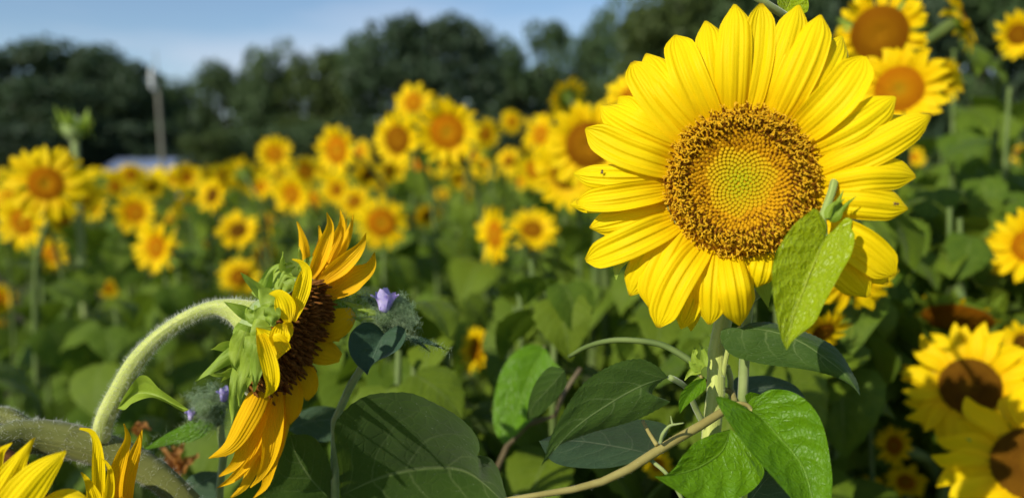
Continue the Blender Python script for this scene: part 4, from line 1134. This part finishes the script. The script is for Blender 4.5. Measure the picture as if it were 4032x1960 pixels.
SP += [([(560,330),(590,250),(610,170),(600,95)], [20,40,48,38,20,3], .566, .4), ([(600,335),(680,230),(715,130),(716,60)], [20,40,46,36,20,3], .572, -.4), ([(615,345),(690,290),(750,235),(782,170)], [20,44,54,44,24,3], .562, .5),
 ([(650,380),(710,320),(770,290),(800,255)], [30,54,60,44,20,3], .57, .3), ([(380,740),(330,870),(270,970),(200,1075)], [40,66,76,60,34,4], .542, .5), ([(400,790),(360,940),(330,1060),(270,1150)], [40,56,62,50,30,4], .556, -.5),
 ([(415,800),(380,960),(350,1090),(330,1190)], [40,54,60,48,26,4], .56, .6), ([(436,790),(425,930),(410,1040),(372,1150)], [40,56,62,50,28,4], .565, -.4)]
for i, (pts, wid, d, tw) in enumerate(SP):
    if d < .53 and i < 18: wid = [x * 1.3 for x in wid]
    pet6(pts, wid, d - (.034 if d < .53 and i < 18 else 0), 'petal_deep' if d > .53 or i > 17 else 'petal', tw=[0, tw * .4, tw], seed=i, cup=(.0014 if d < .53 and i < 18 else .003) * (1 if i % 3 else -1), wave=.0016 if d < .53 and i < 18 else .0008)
SB = [([(335,400),(372,345),(392,295),(430,265),(486,252)], [40,44,34,20,12,3], .545), ([(385,390),(405,345),(440,305),(500,268)], [40,46,36,18,3], .55),
 ([(430,380),(438,340),(460,316),(508,318)], [30,34,24,14,3], .535), ([(540,300),(565,250),(605,212)], [50,44,24,3], .565), ([(560,300),(580,250),(602,232)], [40,36,20,3], .56),
 ([(320,560),(255,625),(175,680),(120,720),(77,756)], [24,44,46,34,20,3], .535), ([(290,545),(262,620),(246,690),(256,725)], [50,66,58,30,4], .525),
 ([(315,620),(300,700),(272,780),(262,862)], [50,56,46,26,3], .520), ([(270,680),(248,780),(236,860),(224,948)], [40,42,34,20,3], .530),
 ([(330,560),(338,640),(322,700),(300,740)], [60,70,56,30,3], .517), ([(345,600),(340,680),(330,760),(322,800)], [44,48,36,18,3], .512),
 ([(345,470),(315,475),(298,452),(300,440)], [50,60,40,20,4], .525), ([(350,430),(392,420),(420,440)], [80,92,70,30], .528), ([(330,500),(380,490),(410,520)], [60,74,56,14], .522),
 ([(385,440),(400,470),(405,520)], [30,50,40,6], .515), ([(310,540),(350,545),(360,590)], [60,70,50,8], .520), ([(430,330),(470,340),(500,345)], [60,66,50,12], .535),
 ([(250,770),(240,830),(246,905)], [18,20,14,2], .532), ([(300,520),(285,560),(290,610)], [60,66,50,12], .528)]
for i, (pts, wid, d) in enumerate(SB):
    wid = [x * 1.45 for x in wid[:-1]] + [wid[-1]]
    pet6(pts, wid, d - (.034 if d < .54 else .006), 'bract', name='bract', cup=-.0022, ridge=.0004, wave=.0018, tw=[0, rnd.uniform(-.3, .3), rnd.uniform(-.7, .7)], m=7, seed=i)
for i in range(15):
    a = i * 2.4; d_ = eV * math.cos(a) + SX * math.sin(a); z = -.008 - .014 * ((i * 7) % 5) / 5
    r0 = RS * (1.02 - .5 * ((i * 7) % 5) / 5)
    mb = MB(); ribbon(mb, [SA + d_ * r0 + SN * (z - .006), SA + d_ * (r0 + .008) + SN * (z - .012), SA + d_ * (r0 + .012 + g.uniform(0, .01)) + SN * (z - g.uniform(.012, .026))], [.007, .009, .005, .0005], 8, 5, -SN, cup=-.0015, wave=.0008, seed=i)
    mb.build('bract', M['bract'], SH)
# small curled leaf on the branch
leaf_px('leaf', 'C5', [(590,800),(680,725),(800,742),(880,785),(952,808)], [(590,800),(640,715),(700,640),(740,640),(800,700),(870,750),(952,808)],
   [(590,800),(625,808),(665,775),(760,746),(850,778),(920,816),(952,808)], M['bract'], SIDE, .545, .530, .010, .012, n=36, m=7, rough=.0006)
leaf_px('leaf', 'C5', [(590,800),(640,735),(690,690),(740,645)], [(590,800),(640,700),(700,640),(740,645)], [(590,800),(660,760),(730,710),(740,645)], M['leaf_hero'], SIDE, .553, .548, 0, 0, n=20)
# shoulder of a leaf stalk at the frame edge
tube_px('petiole', 'C5', [(150, 905, .55), (60, 850, .55), (0, 835, .55), (-90, 850, .545)], [40, 42, 44, 44], M['stem_dark'], SIDE, 12)
hairs(MB(), W('C5', [(150, 905, .55), (60, 850, .55), (0, 835, .55), (-90, 850, .545)]), [.0055, .006, .0062, .0062], 1500, .0028, .00012, 15, .5).build('petiole_hairs', M['hair'], SIDE, kind='stuff')

# ---- nearest head, nodding at the end of the thick stem: its petals reach into the lower corner
NH = W('C5', [(-190, 1360)], .46)[0]
nh_n = nrm(np.array([.25, -.75, .25]))
MB().tube([NH - nh_n * .02, NH - nh_n * .005, NH + nh_n * .004], [.02, .045, .03], 20, 10).build('flower_head', M['disc_base_dk'], SIDE)
for i, (pts, wid, d) in enumerate([([(-120,1400),(0,1220),(90,1070),(172,948)], [60,130,160,120,60,5], .44), ([(-60,1420),(80,1270),(200,1130),(332,1012)], [60,140,185,165,100,8], .43),
        ([(-180,1300),(-70,1120),(0,1020),(60,975)], [80,130,150,110,50,8], .445), ([(120,1420),(260,1290),(350,1245),(450,1262)], [60,90,110,80,10], .44)]):
    pet6(pts, wid, d, 'petal', parent=SIDE, crop='C5', seed=i, cup=-.003, ridge=.0008, tw=[0, .1, .2])

# ---- second low head: strap petals standing up before the thick stem
LH = W('C5', [(560, 1420)], .50)[0]; lb = LH + np.array([0, .05, 0]); lb[2] = 0
LOW = thing('sunflower', lb, 'low sunflower with a few upright strap petals standing before the thick stem', 'sunflower')
MB().tube([lb, lb * .4 + LH * .6, LH - [0, 0, .02]], [.010, .008, .009], 8).build('stem', M['stem'], LOW)
LHo = MB().tube([LH - [0, 0, .022], LH - [0, 0, .008], LH + [0, 0, .006], LH + [0, 0, .012]], [.012, .036, .034, .012], 20, 12).build('flower_head', M['disc_base_dk'], LOW)
for i, (pts, wid, d, tw) in enumerate([
     ([(515,1380),(500,1200),(500,1060),(490,970),(460,915),(400,902)], [60,66,56,62,58,36,5], .500, .7),
     ([(555,1380),(578,1160),(610,1040),(640,950),(622,878)], [70,84,76,66,44,5], .505, -.4),
     ([(590,1380),(635,1160),(676,1040),(700,970),(716,908)], [90,104,92,74,46,8], .512, .3),
     ([(530,1380),(556,1190),(556,1110),(530,1065),(498,1050)], [60,52,46,40,26,4], .488, .5),
     ([(490,1380),(470,1240),(440,1165),(408,1120)], [90,86,66,34,4], .486, .2),
     ([(610,1380),(625,1260),(650,1180),(680,1150)], [90,96,70,30,6], .520, -.2)]):
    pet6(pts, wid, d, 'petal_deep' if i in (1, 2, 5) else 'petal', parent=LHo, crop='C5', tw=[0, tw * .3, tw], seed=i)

# ================================================================== PURPLE BINDWEED BUDS
def hairy_bud(name, label, crop, body, purple, dc, sepals, stalk, hair_n, seed, ground_off):
    s_ = CROP[crop][2] / F * dc
    stw = [W(crop, [(p[0], p[1], p[2])])[0] for p in stalk]
    gb_ = stw[-1] + np.array(ground_off); gb_[2] = 0
    o = thing(name, gb_, label, 'bindweed')
    pts = stw + [gb_ * .5 + stw[-1] * .5, gb_]
    MB().tube(pts, [.0030] * len(stw) + [.003, .003], 8, 50).build('stem', M['stem'], o)
    hairs(MB(), stw, .0030, 500, .0018, .0001, seed).build('stem_hairs', M['hair_green'], o, kind='stuff')
    bp = W(crop, [(p[0], p[1], dc) for p in body]); br_ = [p[2] * s_ for p in body]
    bo_ = MB().tube(bp, br_, 14, 20).build('calyx', M['sepal'], o)
    hairs(MB(), bp, br_, hair_n, .010, .00026, seed + 1, .8).build('calyx_hairs', M['hair_green'], bo_, kind='stuff')
    g_ = random.Random(seed)
    for i, (pts_, w_, mt_) in enumerate(sepals):
        mb = MB(); ribbon(mb, W(crop, [(p[0], p[1], p[2] if len(p) > 2 else dc - .006 + .003 * (i % 5)) for p in pts_]), [w_ * .6 * s_, w_ * s_, w_ * .6 * s_, .0003], 10, 5, cup=-.001, twist=[0, g_.uniform(-.6, .6)])
        mb.build('sepal', M[mt_], o)
        q = W(crop, [(p[0], p[1], dc - .006) for p in pts_])
        hairs(MB(), q, w_ * .35 * s_, 170, .006, .00026, seed + i, .6).build('sepal_hairs', M['hair_green'], o, kind='stuff')
    for (cx, cy, w_, h_) in purple:
        c = W(crop, [(cx, cy)], dc - .008)[0]; up = nrm(cU * 1.0 + cR * .1)
        po = MB().tube([c - up * h_ * .5 * s_, c - up * h_ * .1 * s_, c + up * h_ * .2 * s_], [w_ * .16 * s_, w_ * .30 * s_, w_ * .30 * s_], 10, 8).build('corolla', M['purple'], o)
        for k in range(7):
            a = k * 2 * math.pi / 7; d_ = cR * math.cos(a) - cF * math.sin(a)
            mb = MB(); ribbon(mb, [c - up * h_ * .4 * s_ + d_ * w_ * .22 * s_, c + d_ * w_ * .34 * s_ + up * h_ * .1 * s_, c + d_ * w_ * (.52 + .12 * (k % 2)) * s_ + up * h_ * (.34 + .16 * (k % 3)) * s_], [w_ * .24 * s_, w_ * .40 * s_, w_ * .44 * s_, w_ * .16 * s_], 9, 5, d_, cup=-.0012, wave=.0008, seed=k)
            mb.build('corolla_petal', M['purple'], po)
    return o
g3 = random.Random(4)
sep = [([(330,600),(210,560),(80,508)], 60, 'bract'), ([(320,640),(220,640),(150,620)], 50, 'bract'), ([(360,600),(290,520),(250,445)], 34, 'bind_dark'), ([(350,560),(260,490),(185,470)], 46, 'bind_dark'),
       ([(520,760),(660,790),(830,858)], 44, 'bind_dark'), ([(500,740),(620,800),(710,870)], 34, 'bind_dark')]
for i in range(20):
    a = math.radians(g3.uniform(-40, 75)); ln = g3.uniform(120, 215)
    sep.append(([(430, 620), (430 + ln * .55 * math.cos(a), 620 - ln * .5 * math.sin(a)), (430 + ln * math.cos(a) * 1.05, 630 - ln * .92 * math.sin(a))], g3.uniform(24, 40), 'sepal'))
BUD = hairy_bud('bindweed', 'hairy bindweed bud with a furled violet flower between the two large sunflowers', 'C9',
      [(385, 745, 14), (390, 690, 55), (405, 620, 95), (415, 560, 80), (420, 510, 40)], [(388, 515, 175, 140)], .575, sep,
      [(372, 740, .575), (300, 850, .59), (215, 990, .592), (130, 1130, .59), (70, 1250, .588), (30, 1380, .59)], 1500, 12, (-.02, .04, 0))
leaf_px('leaf', 'C9', [(378,738),(340,820),(300,920),(262,1032)], [(378,738),(340,690),(290,660),(220,670),(152,730),(130,810),(145,890),(190,960),(235,1000),(262,1032)],
   [(378,738),(430,702),(490,685),(528,722),(520,790),(480,850),(400,900),(320,935),(285,975),(262,1032)], M['bind_dark'], BUD, .560, .548, .008, .010, n=40, m=7, vein=.0006, rough=.0004)
sep = [([(1100,800),(1000,900),(860,950),(715,1012)], 100, 'bind'), ([(1110,820),(1050,880),(940,880)], 50, 'bind_dark'), ([(1060,780),(1010,790),(940,850)], 40, 'bind_dark')]
for i in range(15):
    a = math.radians(g3.uniform(20, 200)); ln = g3.uniform(80, 150)
    sep.append(([(1060, 800), (1060 + ln * .5 * math.cos(a), 800 - ln * .5 * math.sin(a)), (1060 + ln * math.cos(a), 800 - ln * .9 * math.sin(a))], g3.uniform(16, 28), 'sepal'))
BUD2 = hairy_bud('bindweed', 'hairy bindweed bud with two violet spots behind the drooping petals', 'C5',
      [(1105, 890, 14), (1090, 850, 45), (1060, 790, 80), (1050, 740, 50)], [(1128, 735, 66, 62), (962, 835, 52, 50)], .62, sep,
      [(1105, 880, .62), (1130, 960, .622), (1120, 1080, .625), (1100, 1300, .63)], 1100, 40, (.0, .05, 0))

# ================================================================== BROAD LEAVED PLANT low in the middle
base_px = W('C7', [(40, 1260)], .60)[0]
pb_ = base_px + np.array([-.01, .04, 0]); pb_[2] = 0
LP = thing('sunflower_plant', pb_, 'flowerless sunflower plant with broad dark dappled leaves at the lower edge', 'sunflower plant')
MB().tube([pb_, pb_ * .5 + base_px * .5 + [.02, 0, 0], base_px + [0, .015, -.02]], [.010, .009, .006], 8, 16).build('stem', M['stem'], LP)
leaf_px('leaf', 'C7', [(50,1240),(250,1150),(480,1100),(690,1120),(905,1300)], [(50,1240),(46,1100),(40,920),(100,840),(200,782),(320,768),(420,772),(520,810),(640,870),(720,940),(752,1010),(742,1048),(792,1052),(845,1112),(880,1220),(905,1300)],
   [(50,1240),(120,1360),(300,1470),(600,1480),(800,1400),(905,1300)], M['leaf_hero'], LP, .61, .585, .080, -.05, pw=1.0, n=60, m=9, vein=.0011, nv=4, rough=.0012, jag=.0004)
leaf_px('leaf', 'C6', [(650,1260),(560,1160),(500,1060),(480,982)], [(650,1260),(500,1300),(370,1240),(400,1120),(440,1030),(480,982)], [(650,1260),(655,1150),(615,1040),(560,985),(480,982)], M['leaf_hero'], LP, .61, .575, .010, .012, n=40, vein=.0009, rough=.001)
leaf_px('leaf', 'C6', [(470,962),(560,925),(650,915),(738,890)], [(470,962),(530,882),(620,860),(738,890)], [(470,962),(560,1010),(660,1000),(738,890)], M['leaf_grey'], LP, .66, .68, 0, .004, n=30, rough=.001)
mb = MB(); ribbon(mb, W('C6', [(672, 1250, .61), (668, 1150, .605), (655, 1060, .60)]), [.008, .0095, .007, .001], 12, 5, cup=-.001)
mb.build('leaf', M['bract'], LP)
leaf_px('leaf', 'C5', [(900,1250),(1000,1180),(1110,1120)], [(900,1250),(920,1180),(1000,1120),(1110,1120)], [(900,1250),(1060,1260),(1120,1200),(1110,1120)], M['leaf_grey'], LP, .68, .66, 0, 0, n=24, rough=.001)

# ================================================================== BACKLIT LEAF on a brown vine
vb = W('C7', [(840, 1105)], .84)[0]; gb = vb + np.array([-.05, .05, 0]); gb[2] = 0
BL = thing('bindweed', gb, 'bindweed with one glossy bright green leaf and a thin brown stalk', 'bindweed')
MB().tube([gb, gb * .5 + vb * .5, *W('C7', [(840, 1105, .84), (890, 990, .83), (950, 905, .825), (1020, 870, .82), (1130, 838, .81)])], [.003, .003] + [C8S(15, .83)] * 4 + [C8S(8, .83)], 8, 40).build('stem', M['vine_brown'], BL)
leaf_px('leaf', 'C7', [(1075,490),(1000,660),(940,820),(875,985)], [(1075,490),(1000,480),(920,525),(860,610),(825,740),(818,860),(835,930),(875,985)],
   [(1075,490),(1120,560),(1172,625),(1152,710),(1080,790),(1000,870),(930,940),(875,985)], M['bind'], BL, .84, .79, -.006, .012, n=50, m=8, vein=.002, nv=6, rough=.0012)
tube_px('petiole', 'C7', [(1075, 490, .84), (1100, 600, .86), (1080, 740, .85), (1010, 870, .822)], 9, M['vine_brown'], BL)
tube_px('stem', 'C7', [(1130, 838, .81), (1180, 720, .81), (1260, 600, .82)], 12, M['vine_brown'], BL)

# ---- withered orange brown leaves low behind the drooping flower
M['dry'] = plain_mat('dry_leaf', (.30, .12, .03), (.42, .22, .06), 60, .8, .3, .8, .002, tcol=(.5, .22, .04))
c0 = W('C5', [(890, 1060)], .80)[0]; gb = c0.copy(); gb[2] = 0
DR = thing('withered_plant', gb, 'withered orange brown plant with crumpled leaves low behind the drooping flower', 'dead plant')
MB().tube([gb, c0 - [0, 0, .05], c0], [.006, .005, .003], 6).build('stem', M['dry'], DR)
for i, (pts, wd) in enumerate([([(890,1120),(860,1040),(800,990)], 60), ([(900,1120),(900,1020),(930,960)], 70), ([(910,1130),(960,1060),(1000,1030)], 60), ([(880,1130),(830,1090),(780,1060)], 40), ([(900,1150),(890,1080),(870,990)], 40), ([(690,930),(720,890),(760,905)], 50), ([(700,940),(700,900),(690,870)], 40)]):
    pet6(pts, [wd * .4, wd, wd * .6, 3], .80, 'dry', parent=DR, name='leaf', crop='C5', cup=.004, ridge=.002, wave=.004, tw=[0, .8, -.5], seed=i)
